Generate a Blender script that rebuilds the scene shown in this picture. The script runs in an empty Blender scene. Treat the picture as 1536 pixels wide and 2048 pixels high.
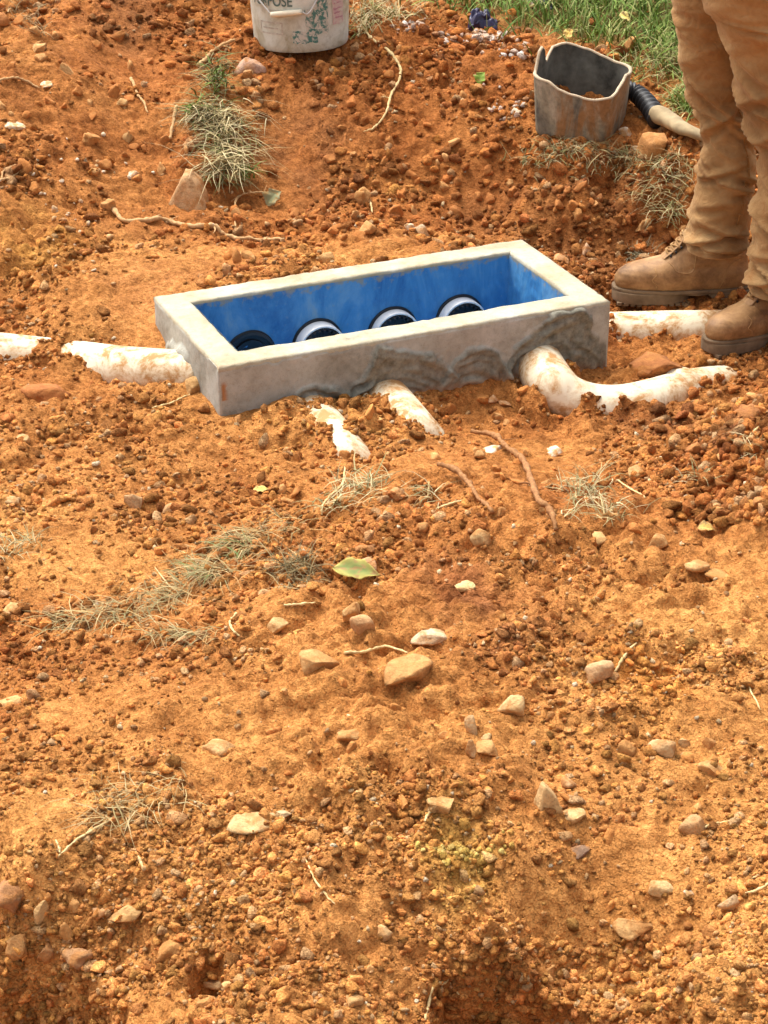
import bpy, bmesh, math, random
import numpy as np
from mathutils import Vector, Matrix, Euler

# ------------------------------------------------------------------ camera, sky, sun, exposure
SC = bpy.context.scene
COL = SC.collection
F_PX, PITCH, CAM_Z = 4200.0, math.radians(27.66), 1.93
cam_d = bpy.data.cameras.new('camera')
cam = bpy.data.objects.new('camera', cam_d)
COL.objects.link(cam)
cam.location = (0, 0, CAM_Z)
cam.rotation_euler = (math.pi / 2 - PITCH, 0, 0)
cam_d.sensor_fit = 'VERTICAL'
cam_d.sensor_height = 24.0
cam_d.lens = F_PX / 2048 * 24.0
cam_d.clip_start, cam_d.clip_end = 0.05, 2000
SC.camera = cam

SUN_EL, SUN_AZ = math.radians(62), math.radians(-40)      # azimuth: 0 = +Y, clockwise; high veiled sun, from the left behind the box
world = bpy.data.worlds.new('World')
SC.world = world
world.use_nodes = True
wn = world.node_tree.nodes
sky = wn.new('ShaderNodeTexSky')
sky.sky_type = 'NISHITA'
sky.sun_disc = False
sky.sun_elevation = SUN_EL
sky.sun_rotation = SUN_AZ
sky.air_density = 0.7
sky.dust_density = 6.0
sky.ozone_density = 0.4
bg = wn['Background']
bg.inputs['Strength'].default_value = 0.13
veil = wn.new('ShaderNodeHueSaturation')        # a veiled, nearly colourless sky
veil.inputs['Saturation'].default_value = .30
world.node_tree.links.new(sky.outputs[0], veil.inputs['Color'])
world.node_tree.links.new(veil.outputs[0], bg.inputs[0])
sun_d = bpy.data.lights.new('sun', 'SUN')
sun_d.energy = 1.0
sun_d.angle = math.radians(34)
sun_d.color = (1.0, 0.93, 0.80)
sun = bpy.data.objects.new('sun', sun_d)
COL.objects.link(sun)
sdir = Vector((math.sin(SUN_AZ) * math.cos(SUN_EL), math.cos(SUN_AZ) * math.cos(SUN_EL), math.sin(SUN_EL)))
sun.rotation_euler = sdir.to_track_quat('Z', 'Y').to_euler()
sun.location = (0, 3, 6)
SC.view_settings.view_transform = 'Standard'
SC.view_settings.look = 'None'
SC.view_settings.exposure = 1.38
SC.view_settings.gamma = 1.0
SC.view_settings.use_curve_mapping = False

RNG = np.random.default_rng(7)
random.seed(7)

# ------------------------------------------------------------------ small helpers
CP, SP = math.cos(PITCH), math.sin(PITCH)


def ray(px, py):
    a, b = (px - 768) / F_PX, -(py - 1024) / F_PX
    return np.array([a, CP + b * SP, -SP + b * CP])


def at_z(px, py, z):
    d = ray(px, py)
    t = (z - CAM_Z) / d[2]
    return np.array([0, 0, CAM_Z]) + d * t


def at_y(px, py, y):
    d = ray(px, py)
    return np.array([0, 0, CAM_Z]) + d * (y / d[1])


def px_per_m(p):
    return F_PX / (p[1] * CP - (p[2] - CAM_Z) * SP)


def hash2(ix, iy, s=0):
    h = (ix.astype(np.int64) * 374761393 + iy.astype(np.int64) * 668265263 + s * 1442695041) & 0x7fffffff
    h = ((h ^ (h >> 13)) * 1274126177) & 0x7fffffff
    return ((h ^ (h >> 16)) & 0xffffff) / float(0xffffff)


def vnoise(x, y, s=0):
    ix, iy = np.floor(x), np.floor(y)
    fx, fy = x - ix, y - iy
    fx, fy = fx * fx * fx * (fx * (fx * 6 - 15) + 10), fy * fy * fy * (fy * (fy * 6 - 15) + 10)
    a, b = hash2(ix, iy, s), hash2(ix + 1, iy, s)
    c, d = hash2(ix, iy + 1, s), hash2(ix + 1, iy + 1, s)
    return (a + (b - a) * fx) * (1 - fy) + (c + (d - c) * fx) * fy - 0.5


def fbm(x, y, o=4, s=0):
    r, a = 0, 1.0
    for i in range(o):
        r = r + a * vnoise(x * 2 ** i + 17.3 * i, y * 2 ** i - 9.1 * i, s + i)
        a *= 0.5
    return r


def worley_bumps(x, y, cell, s=0):
    """domes of random size and height, one to a cell"""
    X, Y = x / cell, y / cell
    ix, iy = np.floor(X), np.floor(Y)
    out = np.zeros_like(X)
    for dx in (-1, 0, 1):
        for dy in (-1, 0, 1):
            cx, cy = ix + dx, iy + dy
            px, py = cx + hash2(cx, cy, s), cy + hash2(cx, cy, s + 5)
            r = 0.25 + 0.5 * hash2(cx, cy, s + 9)
            d2 = ((X - px) ** 2 + (Y - py) ** 2) / (r * r)
            out = np.maximum(out, np.sqrt(np.clip(1 - d2, 0, 1)) * r)
    return out


def noise3(p, s=0):
    """cheap smooth 3-D noise from sines with fixed random directions; p (n,3)"""
    g = np.random.default_rng(1000 + s)
    r = np.zeros(len(p))
    for i in range(8):
        d = g.normal(size=3)
        r += np.sin(p @ d * 1.6 + g.uniform(0, 6.28)) * g.uniform(.4, 1)
    return r / 4


def mesh_np(name, verts, faces, smooth=True):
    """faces: array (n,3) or (n,4), or a list of polygons"""
    me = bpy.data.meshes.new(name)
    if isinstance(faces, np.ndarray):
        n, k = faces.shape
        me.vertices.add(len(verts))
        me.vertices.foreach_set('co', np.asarray(verts, np.float32).ravel())
        me.loops.add(n * k)
        me.loops.foreach_set('vertex_index', faces.astype(np.int32).ravel())
        me.polygons.add(n)
        me.polygons.foreach_set('loop_start', np.arange(0, n * k, k, dtype=np.int32))
        me.update(calc_edges=True)
        me.validate()
    else:
        me.from_pydata([tuple(v) for v in verts], [], [tuple(f) for f in faces])
        me.update()
    if smooth:
        me.polygons.foreach_set('use_smooth', [True] * len(me.polygons))
    return me


def obj(name, me, mat=None, parent=None):
    o = bpy.data.objects.new(name, me)
    COL.objects.link(o)
    if mat is not None and me is not None and not me.materials:
        me.materials.append(mat)
    if parent is not None:
        o.parent = parent
    return o


def tag(o, label=None, cat=None, group=None, kind=None):
    for k, v in (('label', label), ('category', cat), ('group', group), ('kind', kind)):
        if v:
            o[k] = v
    return o


def empty(name, loc, label, cat, group=None, rot=(0, 0, 0)):
    o = bpy.data.objects.new(name, None)
    o.empty_display_size = .05
    COL.objects.link(o)
    o.location = loc
    o.rotation_euler = rot
    return tag(o, label, cat, group)


def vcol(me, name, cols):
    a = me.color_attributes.new(name, 'FLOAT_COLOR', 'POINT')
    c = np.ones((len(me.vertices), 4), np.float32)
    c[:, :cols.shape[1]] = cols
    a.data.foreach_set('color', c.ravel())


def loft(rings, cap0=True, cap1=True):
    """rings: list of (n,3) arrays with equal n -> verts, faces list"""
    n = len(rings[0])
    v = np.concatenate(rings)
    f = []
    for i in range(len(rings) - 1):
        for j in range(n):
            a, b = i * n + j, i * n + (j + 1) % n
            f.append((a, b, b + n, a + n))
    if cap0:
        f.append(tuple(range(n - 1, -1, -1)))
    if cap1:
        f.append(tuple(range((len(rings) - 1) * n, len(rings) * n)))
    return v, f


def tube_rings(pts, rad, n=8, squash=1.0):
    pts = np.asarray(pts, float)
    rad = np.broadcast_to(np.asarray(rad, float), (len(pts),))
    rings = []
    t = np.gradient(pts, axis=0)
    t /= np.linalg.norm(t, axis=1)[:, None] + 1e-9
    up = np.array([0, 0, 1.0])
    if abs(t[0][2]) > .9:
        up = np.array([0, 1.0, 0])
    u = np.cross(up, t[0]); u /= np.linalg.norm(u)
    ang = np.linspace(0, 2 * np.pi, n, endpoint=False)
    for p, tt, r in zip(pts, t, rad):
        u = u - tt * (u @ tt)
        u /= np.linalg.norm(u)
        w = np.cross(tt, u)
        rings.append(p + r * (np.cos(ang)[:, None] * u + np.sin(ang)[:, None] * w * squash))
    return rings


def smooth_path(pts, per=8):
    """Catmull-Rom through the points"""
    p = np.asarray(pts, float)
    p = np.vstack([2 * p[0] - p[1], p, 2 * p[-1] - p[-2]])
    out = []
    for i in range(1, len(p) - 2):
        for t in np.linspace(0, 1, per, endpoint=False):
            a, b, c, d = p[i - 1], p[i], p[i + 1], p[i + 2]
            out.append(.5 * (2 * b + (c - a) * t + (2 * a - 5 * b + 4 * c - d) * t * t + (3 * b - a - 3 * c + d) * t ** 3))
    out.append(p[-2])
    return np.array(out)


def tube(name, pts, rad, mat, parent=None, n=8, per=6):
    P = smooth_path(pts, per)
    if np.ndim(rad):
        rad = np.interp(np.linspace(0, 1, len(P)), np.linspace(0, 1, len(rad)), rad)
    v, f = loft(tube_rings(P, rad, n))
    return obj(name, mesh_np(name, v, f), mat, parent)


# ------------------------------------------------------------------ materials
def new_mat(name, rough=.9, spec=.3):
    m = bpy.data.materials.new(name)
    m.use_nodes = True
    b = m.node_tree.nodes['Principled BSDF']
    b.inputs['Roughness'].default_value = rough
    b.inputs['Specular IOR Level'].default_value = spec
    return m, m.node_tree.nodes, m.node_tree.links, b


def noise_node(n, l, scale, detail=4, rough=.55, vec=None, dist=0):
    t = n.new('ShaderNodeTexNoise')
    t.inputs['Scale'].default_value = scale
    t.inputs['Detail'].default_value = detail
    t.inputs['Roughness'].default_value = rough
    t.inputs['Distortion'].default_value = dist
    if vec is not None:
        l.new(vec, t.inputs['Vector'])
    return t


def ramp(n, l, fac, stops):
    r = n.new('ShaderNodeValToRGB')
    e = r.color_ramp.elements
    while len(e) < len(stops):
        e.new(.5)
    for el, (p, c) in zip(e, stops):
        el.position = p
        el.color = (*c, 1) if len(c) == 3 else c
    l.new(fac, r.inputs[0])
    return r


def mixc(n, l, fac, a, b, mode='MIX'):
    m = n.new('ShaderNodeMix')
    m.data_type = 'RGBA'
    m.blend_type = mode
    for sock, v in ((m.inputs[0], fac), (m.inputs[6], a), (m.inputs[7], b)):
        if hasattr(v, 'node'):
            l.new(v, sock)
        elif isinstance(v, (int, float)):
            sock.default_value = v
        else:
            sock.default_value = (*v, 1)
    return m.outputs[2]


def bump(n, l, h, strength, dist, b, prev=None):
    bp = n.new('ShaderNodeBump')
    bp.inputs['Strength'].default_value = strength
    bp.inputs['Distance'].default_value = dist
    l.new(h, bp.inputs['Height'])
    if prev is not None:
        l.new(prev, bp.inputs['Normal'])
    l.new(bp.outputs[0], b.inputs['Normal'])
    return bp.outputs[0]


def attr(n, name):
    a = n.new('ShaderNodeAttribute')
    a.attribute_name = name
    return a


def soil_material(name, by_attr='tone'):
    """red earth; the vertex colour 'tone' carries the earth's own colour (moist red to dry ochre)"""
    m, n, l, b = new_mat(name, .95, .15)
    geo = n.new('ShaderNodeNewGeometry')
    P = geo.outputs['Position']
    a = attr(n, by_attr)
    n1 = noise_node(n, l, 9, 6, .6, P)
    n2 = noise_node(n, l, 60, 5, .65, P)
    n3 = noise_node(n, l, 330, 3, .6, P)
    c = mixc(n, l, 1.0, a.outputs['Color'], ramp(n, l, n1.outputs[0], [(.3, (.72, .66, .60)), (.5, (1, 1, 1)), (.72, (1.22, 1.28, 1.35))]).outputs[0], 'MULTIPLY')
    c = mixc(n, l, .8, c, ramp(n, l, n2.outputs[0], [(.28, (.46, .40, .36)), (.5, (1, 1, 1)), (.70, (1.42, 1.55, 1.75))]).outputs[0], 'MULTIPLY')
    c = mixc(n, l, .7, c, ramp(n, l, n3.outputs[0], [(.3, (.6, .55, .5)), (.5, (1, 1, 1)), (.7, (1.3, 1.4, 1.55))]).outputs[0], 'MULTIPLY')
    l.new(c, b.inputs['Base Color'])
    wp = n.new('ShaderNodeVectorMath'); wp.operation = 'MULTIPLY_ADD'
    l.new(n2.outputs['Color'], wp.inputs[0]); wp.inputs[1].default_value = (.02, .02, .02); l.new(P, wp.inputs[2])
    p = bump(n, l, n2.outputs[0], .9, .008, b)
    for sc, dist in ((75, .006), (190, .003)):
        vo = n.new('ShaderNodeTexVoronoi')
        vo.inputs['Scale'].default_value = sc
        l.new(wp.outputs[0], vo.inputs['Vector'])
        inv = n.new('ShaderNodeMath'); inv.operation = 'SUBTRACT'; inv.inputs[0].default_value = 1
        l.new(vo.outputs['Distance'], inv.inputs[1])
        p = bump(n, l, inv.outputs[0], .8, dist, b, p)
    bump(n, l, n3.outputs[0], .8, .002, b, p)
    return m


M_SOIL = soil_material('red_earth')


def stone_material():
    m, n, l, b = new_mat('field_stone', .9, .25)
    oi = n.new('ShaderNodeObjectInfo')
    tc = n.new('ShaderNodeTexCoord')
    geo = n.new('ShaderNodeNewGeometry')
    n1 = noise_node(n, l, 45, 6, .65, geo.outputs['Position'])
    n2 = noise_node(n, l, 260, 4, .6, geo.outputs['Position'])
    n3 = noise_node(n, l, 22, 4, .6, geo.outputs['Position'], 1.0)
    c = mixc(n, l, .9, oi.outputs['Color'], ramp(n, l, n1.outputs[0], [(.3, (.62, .55, .48)), (.5, (1, 1, 1)), (.7, (1.25, 1.25, 1.25))]).outputs[0], 'MULTIPLY')
    c = mixc(n, l, ramp(n, l, n3.outputs[0], [(.46, (.12, .12, .12)), (.62, (.8, .8, .8))]).outputs[0], c, (.42, .18, .05))
    c = mixc(n, l, .6, c, ramp(n, l, n2.outputs[0], [(.3, (.65, .6, .55)), (.5, (1, 1, 1)), (.7, (1.2, 1.2, 1.2))]).outputs[0], 'MULTIPLY')
    l.new(c, b.inputs['Base Color'])
    p = bump(n, l, n1.outputs[0], .8, .008, b)
    bump(n, l, n2.outputs[0], .6, .0015, b, p)
    return m


M_STONE = stone_material()


def white_stone_material():
    m, n, l, b = new_mat('chalky_white', .9, .2)
    geo = n.new('ShaderNodeNewGeometry')
    n1 = noise_node(n, l, 70, 5, .6, geo.outputs['Position'])
    l.new(ramp(n, l, n1.outputs[0], [(.42, (.48, .27, .11)), (.54, (.62, .50, .35)), (.72, (.74, .68, .58))]).outputs[0], b.inputs['Base Color'])
    bump(n, l, n1.outputs[0], .7, .004, b)
    return m


M_WHITE = white_stone_material()


def blade_material(name, by='tint', trans=.25):
    m, n, l, b = new_mat(name, .75, .25)
    a = attr(n, by)
    l.new(a.outputs['Color'], b.inputs['Base Color'])
    return m


M_BLADE = blade_material('grass_blade')


def wood_material(name, c0, c1):
    m, n, l, b = new_mat(name, .85, .2)
    geo = n.new('ShaderNodeNewGeometry')
    t = noise_node(n, l, 120, 5, .6, geo.outputs['Position'])
    l.new(ramp(n, l, t.outputs[0], [(.3, c0), (.7, c1)]).outputs[0], b.inputs['Base Color'])
    bump(n, l, t.outputs[0], .6, .002, b)
    return m


M_ROOT = wood_material('root_bark', (.20, .085, .03), (.42, .21, .085))
M_ROOTPALE = wood_material('pale_root', (.40, .22, .09), (.62, .40, .19))
M_STRAW = wood_material('straw', (.48, .33, .13), (.74, .58, .30))


def concrete_material():
    """cement render: grey with buff top; 'wet' vertex colour = fresh darker mortar"""
    m, n, l, b = new_mat('cement_render', .88, .25)
    tc = n.new('ShaderNodeTexCoord')
    P = tc.outputs['Object']
    a = attr(n, 'wet')
    sep = n.new('ShaderNodeSeparateColor')
    l.new(a.outputs['Color'], sep.inputs[0])
    n1 = noise_node(n, l, 8, 6, .6, P, .5)
    n2 = noise_node(n, l, 60, 5, .65, P)
    n3 = noise_node(n, l, 300, 3, .6, P)
    side = ramp(n, l, n1.outputs[0], [(.30, (.25, .24, .195)), (.48, (.37, .36, .305)), (.70, (.48, .475, .425))]).outputs[0]
    top = ramp(n, l, n1.outputs[0], [(.30, (.37, .29, .18)), (.5, (.43, .385, .275)), (.70, (.45, .43, .36))]).outputs[0]
    c = mixc(n, l, sep.outputs[1], side, top)
    wet = ramp(n, l, n2.outputs[0], [(.3, (.13, .123, .095)), (.7, (.26, .245, .19))]).outputs[0]
    c = mixc(n, l, sep.outputs[0], c, wet)
    c = mixc(n, l, sep.outputs[2], c, (.36, .15, .045))
    c = mixc(n, l, .7, c, ramp(n, l, n2.outputs[0], [(.3, (.78, .77, .74)), (.5, (1, 1, 1)), (.7, (1.1, 1.1, 1.1))]).outputs[0], 'MULTIPLY')
    c = mixc(n, l, .6, c, ramp(n, l, n3.outputs[0], [(.25, (.6, .58, .55)), (.42, (1, 1, 1)), (.7, (1.07, 1.07, 1.07))]).outputs[0], 'MULTIPLY')
    l.new(c, b.inputs['Base Color'])
    p = bump(n, l, n2.outputs[0], .5, .003, b)
    bump(n, l, n3.outputs[0], .35, .001, b, p)
    return m


M_CONC = concrete_material()


def blue_material():
    m, n, l, b = new_mat('blue_sealer_paint', .42, .4)
    tc = n.new('ShaderNodeTexCoord')
    P = tc.outputs['Object']
    mp = n.new('ShaderNodeMapping'); mp.inputs['Scale'].default_value = (1.3, 1.3, .45)
    l.new(P, mp.inputs[0])
    n1 = noise_node(n, l, 8, 7, .68, mp.outputs[0], .5)
    n2 = noise_node(n, l, 38, 6, .7, P)
    n4 = noise_node(n, l, 90, 6, .75, P)
    c = ramp(n, l, n1.outputs[0], [(.28, (.016, .07, .22)), (.38, (.035, .165, .39)), (.50, (.065, .25, .50)), (.60, (.14, .32, .52)), (.72, (.28, .37, .42))]).outputs[0]
    # scuffed bare cement along the upper edge
    sx = n.new('ShaderNodeSeparateXYZ'); l.new(P, sx.inputs[0])
    mr = n.new('ShaderNodeMapRange')
    mr.inputs[1].default_value, mr.inputs[2].default_value = -.055, 0.0
    mr.inputs[3].default_value, mr.inputs[4].default_value = -.32, .14
    l.new(sx.outputs[2], mr.inputs[0])
    ad = n.new('ShaderNodeMath'); ad.operation = 'ADD'
    l.new(n2.outputs[0], ad.inputs[0]); l.new(mr.outputs[0], ad.inputs[1])
    c = mixc(n, l, ramp(n, l, n4.outputs[0], [(.58, (0, 0, 0)), (.70, (.6, .6, .6))]).outputs[0], c, (.22, .30, .36))
    sc = ramp(n, l, ad.outputs[0], [(.50, (0, 0, 0)), (.62, (.85, .85, .85))]).outputs[0]
    c = mixc(n, l, sc, c, (.32, .28, .20))
    l.new(c, b.inputs['Base Color'])
    bump(n, l, n2.outputs[0], .5, .003, b)
    return m


M_BLUE = blue_material()


def pvc_material():
    """white sewer pipe smeared with red earth"""
    m, n, l, b = new_mat('white_pipe', .45, .45)
    geo = n.new('ShaderNodeNewGeometry')
    P = geo.outputs['Position']
    n1 = noise_node(n, l, 17, 7, .68, P, .6)
    n2 = noise_node(n, l, 90, 5, .7, P)
    ad = n.new('ShaderNodeMath'); ad.operation = 'MULTIPLY_ADD'
    l.new(n2.outputs[0], ad.inputs[0]); ad.inputs[1].default_value = .35; l.new(n1.outputs[0], ad.inputs[2])
    f = ramp(n, l, ad.outputs[0], [(.60, (0, 0, 0)), (.70, (.4, .4, .4)), (.78, (.9, .9, .9))]).outputs[0]
    base = ramp(n, l, n1.outputs[0], [(.35, (.78, .70, .53)), (.65, (.70, .56, .34))]).outputs[0]
    c = mixc(n, l, f, base, (.42, .20, .06))
    l.new(c, b.inputs['Base Color'])
    rr = ramp(n, l, f, [(0, (.42,) * 3), (1, (.95,) * 3)]).outputs[0]
    l.new(rr, b.inputs['Roughness'])
    bump(n, l, ad.outputs[0], .5, .003, b)
    return m


M_PVC = pvc_material()


def plain(name, col, rough=.6, spec=.4, var=.15, scale=40, bumpd=0):
    m, n, l, b = new_mat(name, rough, spec)
    tc = n.new('ShaderNodeTexCoord')
    t = noise_node(n, l, scale, 5, .6, tc.outputs['Object'])
    lo, hi = tuple(x * (1 - var) for x in col), tuple(min(1, x * (1 + var)) for x in col)
    l.new(ramp(n, l, t.outputs[0], [(.3, lo), (.7, hi)]).outputs[0], b.inputs['Base Color'])
    if bumpd:
        bump(n, l, t.outputs[0], .6, bumpd, b)
    return m


M_STUB = plain('clean_white_plastic', (.82, .82, .80), .35, .5, .04)
M_BLACK = plain('black_rubber', (.012, .012, .014), .5, .4, .3)
M_BLACKGLOSS = plain('black_plastic', (.010, .010, .013), .3, .5, .3)

# ------------------------------------------------------------------ the terrain: heights read at chosen spots, joined by a thin-plate surface
BOX_TOP = .15
BYAW = math.radians(23.63)
BE = np.array([math.cos(BYAW), math.sin(BYAW)])
BN = np.array([-math.sin(BYAW), math.cos(BYAW)])
BO = np.array([-.3482, 4.0500])
BL, BW, BT = .939, .439, .069

PIPES = {   # axis as (px, py, height), radius, how far the earth leaves it bare along its run
    'end': ([(400, 752, .040), (330, 748, .038), (230, 740, .028), (130, 727, .006), (0, 714, .018), (-200, 690, .025)], .056, [1.2, 1.05, .8, .45, .25, .65, .6, .6]),
    'boots': ([(1180, 670, -.026), (1260, 668, -.024), (1350, 666, -.018), (1500, 664, -.022), (1700, 655, -.02)], .054, [1.2, .95, .7, .75, .5, .3]),
    'elbow': ([(1072, 720, .020), (1100, 765, .010), (1132, 797, -.018), (1180, 815, -.040), (1240, 818, -.046), (1305, 806, -.040), (1370, 788, -.050), (1440, 778, -.066), (1560, 765, -.09)], .055, [1.25, .95, .88, .72, .5, .85, .8, .5, .25]),
    'front': ([(745, 770, .004), (790, 820, 0.0), (828, 866, -.012), (870, 915, -.07)], .053, [1.1, .95, .75, .6, .1]),
    'lost': ([(610, 815, .0), (650, 862, .002), (690, 915, .004), (730, 965, -.05)], .050, [.15, .85, .25, .9, .1]),
}
CTRL = [
    # round the box
    (440, 832, .035), (560, 812, .035), (700, 792, .03), (820, 778, .02), (950, 760, .012), (1060, 762, -.005), (1215, 748, -.02),
    (345, 745, .03), (300, 655, .08), (315, 700, .055), (420, 800, .035), (640, 532, .135), (850, 488, .13), (470, 560, .135), (1135, 520, .07), (1215, 600, .01),
    (1300, 690, -.02), (1330, 650, .0), (1400, 610, .01), (1300, 600, .005), (1430, 720, -.015), (1536, 715, -.01), (1500, 600, .02), (1600, 640, .02),
    # left of the box
    (230, 770, .02), (100, 770, .035), (120, 690, .05), (0, 690, .055), (230, 690, .05), (100, 850, .05), (300, 870, .04), (30, 930, .06), (220, 960, .06), (-120, 760, .05), (-150, 950, .07),
    # trench in front and the ridge of spoil beyond
    (560, 880, .02), (690, 890, .01), (900, 850, -.02), (1000, 850, -.04), (1140, 850, -.04), (1290, 850, -.03), (1430, 830, -.01),
    (960, 910, .02), (840, 930, .06), (1050, 960, .105), (900, 985, .15), (1080, 1025, .16), (760, 980, .115), (620, 960, .05), (640, 1030, .08), (1200, 960, .07), (1320, 960, .08), (1430, 880, .10), (1380, 930, .09), (1536, 845, .235), (1500, 890, .20), (1500, 975, .165), (1640, 880, .29), (1640, 820, .30),
    (100, 1030, .07), (350, 1030, .07), (480, 1090, .10), (250, 1180, .09), (0, 1150, .09), (700, 1130, .12), (950, 1150, .13), (1200, 1150, .13), (1450, 1150, .13), (-150, 1200, .1), (1680, 1150, .14),
    (150, 1300, .11), (400, 1330, .13), (700, 1330, .15), (1000, 1320, .155), (1300, 1330, .15), (1536, 1350, .15),
    (100, 1500, .13), (400, 1530, .14), (750, 1530, .15), (1100, 1530, .15), (1450, 1530, .14), (-100, 1500, .12), (1650, 1500, .14),
    (120, 1690, .13), (420, 1690, .12), (750, 1700, .13), (1050, 1720, .13), (1400, 1700, .13), (30, 1760, .12), (230, 1780, .09), (560, 1790, .11),
    (20, 1870, .03), (110, 1940, .0), (230, 1920, .02), (330, 1960, .05), (520, 1900, .08), (700, 1960, .09), (820, 1870, .09), (980, 1855, .10), (930, 1900, .05), (1080, 1930, .02), (1250, 1930, .01), (1340, 1990, .03), (1380, 1940, .10), (1500, 1900, .12), (1536, 2030, .11), (900, 2030, .04), (600, 2048, .08), (60, 2048, .02), (1200, 2100, .02), (1000, 2200, .05), (300, 2200, .03), (1500, 2200, .1),
    # floor behind the box and the foot of the banks
    (500, 505, .11), (330, 480, .12), (250, 470, .13), (600, 470, .085), (760, 450, .07), (880, 455, .06), (1000, 450, .045), (1120, 485, .035), (1250, 540, .01), (1320, 520, .015),
    # right-hand bank and its ledge
    (1000, 395, .09), (1080, 430, .05), (1180, 440, .045), (1180, 352, .185), (1080, 425, .05), (1080, 352, .165), (1280, 352, .185), (1080, 340, .17), (1000, 310, .18), (1180, 325, .20), (1300, 330, .20), (1270, 400, .12), (1270, 460, .05), (1380, 400, .15), (1360, 480, .05), (1450, 420, .14), (1550, 420, .15), (1650, 450, .14),
    (1160, 285, .225), (1300, 270, .235), (1400, 270, .24), (1500, 260, .25), (1050, 230, .26), (920, 250, .23), (950, 160, .30), (1100, 130, .32), (1250, 160, .29), (1400, 160, .29), (1600, 200, .28), (1700, 300, .25),
    # middle gully and heap behind
    (560, 400, .10), (640, 400, .10), (700, 330, .15), (820, 340, .14), (800, 260, .21), (640, 260, .20), (560, 300, .17), (690, 180, .27), (820, 150, .29), (600, 112, .31), (520, 150, .29), (720, 70, .33), (850, 70, .335), (950, 70, .32),
    (440, 300, .20), (430, 370, .13), (420, 180, .28), (370, 420, .12), (300, 380, .15), (250, 300, .20), (320, 220, .235), (310, 130, .29), (200, 220, .27), (140, 320, .23), (60, 250, .29), (60, 400, .18), (160, 430, .15), (100, 150, .34), (20, 60, .39), (200, 80, .36), (330, 50, .36), (450, 40, .35), (600, 20, .34), (180, 500, .13), (60, 500, .14), (220, 560, .11), (60, 590, .10), (190, 630, .08), (60, 650, .07), (-150, 450, .2), (-150, 200, .34), (-150, 30, .40), (-150, 620, .1),
    # grass beyond
    (900, 0, .33), (1200, 40, .31), (1400, 60, .30), (1600, 80, .29), (1200, -80, .31), (700, -60, .34), (300, -80, .38), (0, -80, .40), (1600, -80, .30),
]
cp = np.array([at_z(*c) for c in CTRL])
ring = []
for a in np.linspace(0, 2 * np.pi, 28, endpoint=False):
    ring.append((3.3 * math.cos(a), 4.6 + 5.2 * math.sin(a), .28 if math.sin(a) > -.1 else .08))
cp = np.vstack([cp, np.array(ring)])


def tps_k(d2):
    return .5 * d2 * np.log(d2 + 1e-12)


_d2 = ((cp[:, None, :2] - cp[None, :, :2]) ** 2).sum(2)
_n = len(cp)
_A = np.zeros((_n + 3, _n + 3))
_A[:_n, :_n] = tps_k(_d2) + np.eye(_n) * 6e-4
_A[:_n, _n:] = np.c_[np.ones(_n), cp[:, :2]]
_A[_n:, :_n] = _A[:_n, _n:].T
_w = np.linalg.solve(_A, np.r_[cp[:, 2], 0, 0, 0])


def base_h(x, y):
    r = _w[_n] + _w[_n + 1] * x + _w[_n + 2] * y
    for i in range(_n):
        r = r + _w[i] * tps_k((x - cp[i, 0]) ** 2 + (y - cp[i, 1]) ** 2)
    return r


def grow(a, b, first, k, n):
    """a coordinate list that spreads out from a to b"""
    s = first * k ** np.arange(n)
    c = np.cumsum(s)
    return a + (b - a) * c / c[-1]


xs = np.r_[grow(-1.45, -300, .01, 1.5, 26)[::-1], np.linspace(-1.42, 1.42, 460), grow(1.45, 300, .01, 1.5, 26)]
ysd = [2.05]
while ysd[-1] < 7.3:
    ysd.append(ysd[-1] + .0042 + .0009 * (ysd[-1] - 2))
ys = np.r_[grow(2.05, -300, .01, 1.5, 26)[::-1], np.array(ysd), grow(ysd[-1], 600, .01, 1.5, 28)]
GX, GY = np.meshgrid(xs, ys)
inn = (np.abs(GX) < 2.2) & (GY > 1.2) & (GY < 8.8)
HB = np.full(GX.shape, .28)
gx, gy = GX[inn], GY[inn]
HB[inn] = base_h(gx, gy)
# fade to level land outside the worked ground
ex = np.clip((np.abs(GX) - 1.6) / .6, 0, 1) + np.clip((GY - 7.6) / 1.0, 0, 1) + np.clip((1.9 - GY) / .6, 0, 1)
ex = np.clip(ex, 0, 1)
far = np.where(GY < 3, .1, .1 + .2 * np.clip((GY - 3) / 2.5, 0, 1))
HB = np.clip(HB, -.12, .48) * (1 - ex) + far * ex


def box_uv(x, y):
    dx, dy = x - BO[0], y - BO[1]
    return dx * BE[0] + dy * BE[1], dx * BN[0] + dy * BN[1]


def box_dist(x, y):
    u, v = box_uv(x, y)
    dx = np.maximum(np.maximum(-u, u - BL), 0)
    dy = np.maximum(np.maximum(-v, v - BW), 0)
    return np.hypot(dx, dy)


# roughness of the ground: smooth scraped places (px, py, radius px, strength)
SMOOTH = [(300, 540, 130, .8), (270, 240, 90, .7), (180, 240, 60, .4), (590, 320, 60, .6), (900, 850, 160, .75), (1100, 870, 160, .7), (650, 850, 120, .6), (1330, 690, 90, .4), (150, 1100, 200, .5), (250, 1240, 220, .5), (560, 1250, 100, .3), (850, 420, 90, .5), (950, 370, 70, .6), (200, 900, 200, .4), (450, 920, 160, .45), (780, 500, 90, .3), (1250, 1720, 300, .45), (1050, 60, 10, 0), (1300, 1560, 100, .3), (150, 1420, 200, .35), (300, 130, 60, .5), (260, 60, 60, .5)]
sm = np.zeros(GX.shape)
for px, py, r, s in SMOOTH:
    d = ray(px, py)
    p = at_z(px, py, .12)
    rr = r / px_per_m(p)
    q = ((GX - p[0]) / rr) ** 2 + ((GY - p[1]) / (rr * 2.0)) ** 2
    sm = np.maximum(sm, s * np.exp(-q))
ROUGH = 1 - sm
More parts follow.
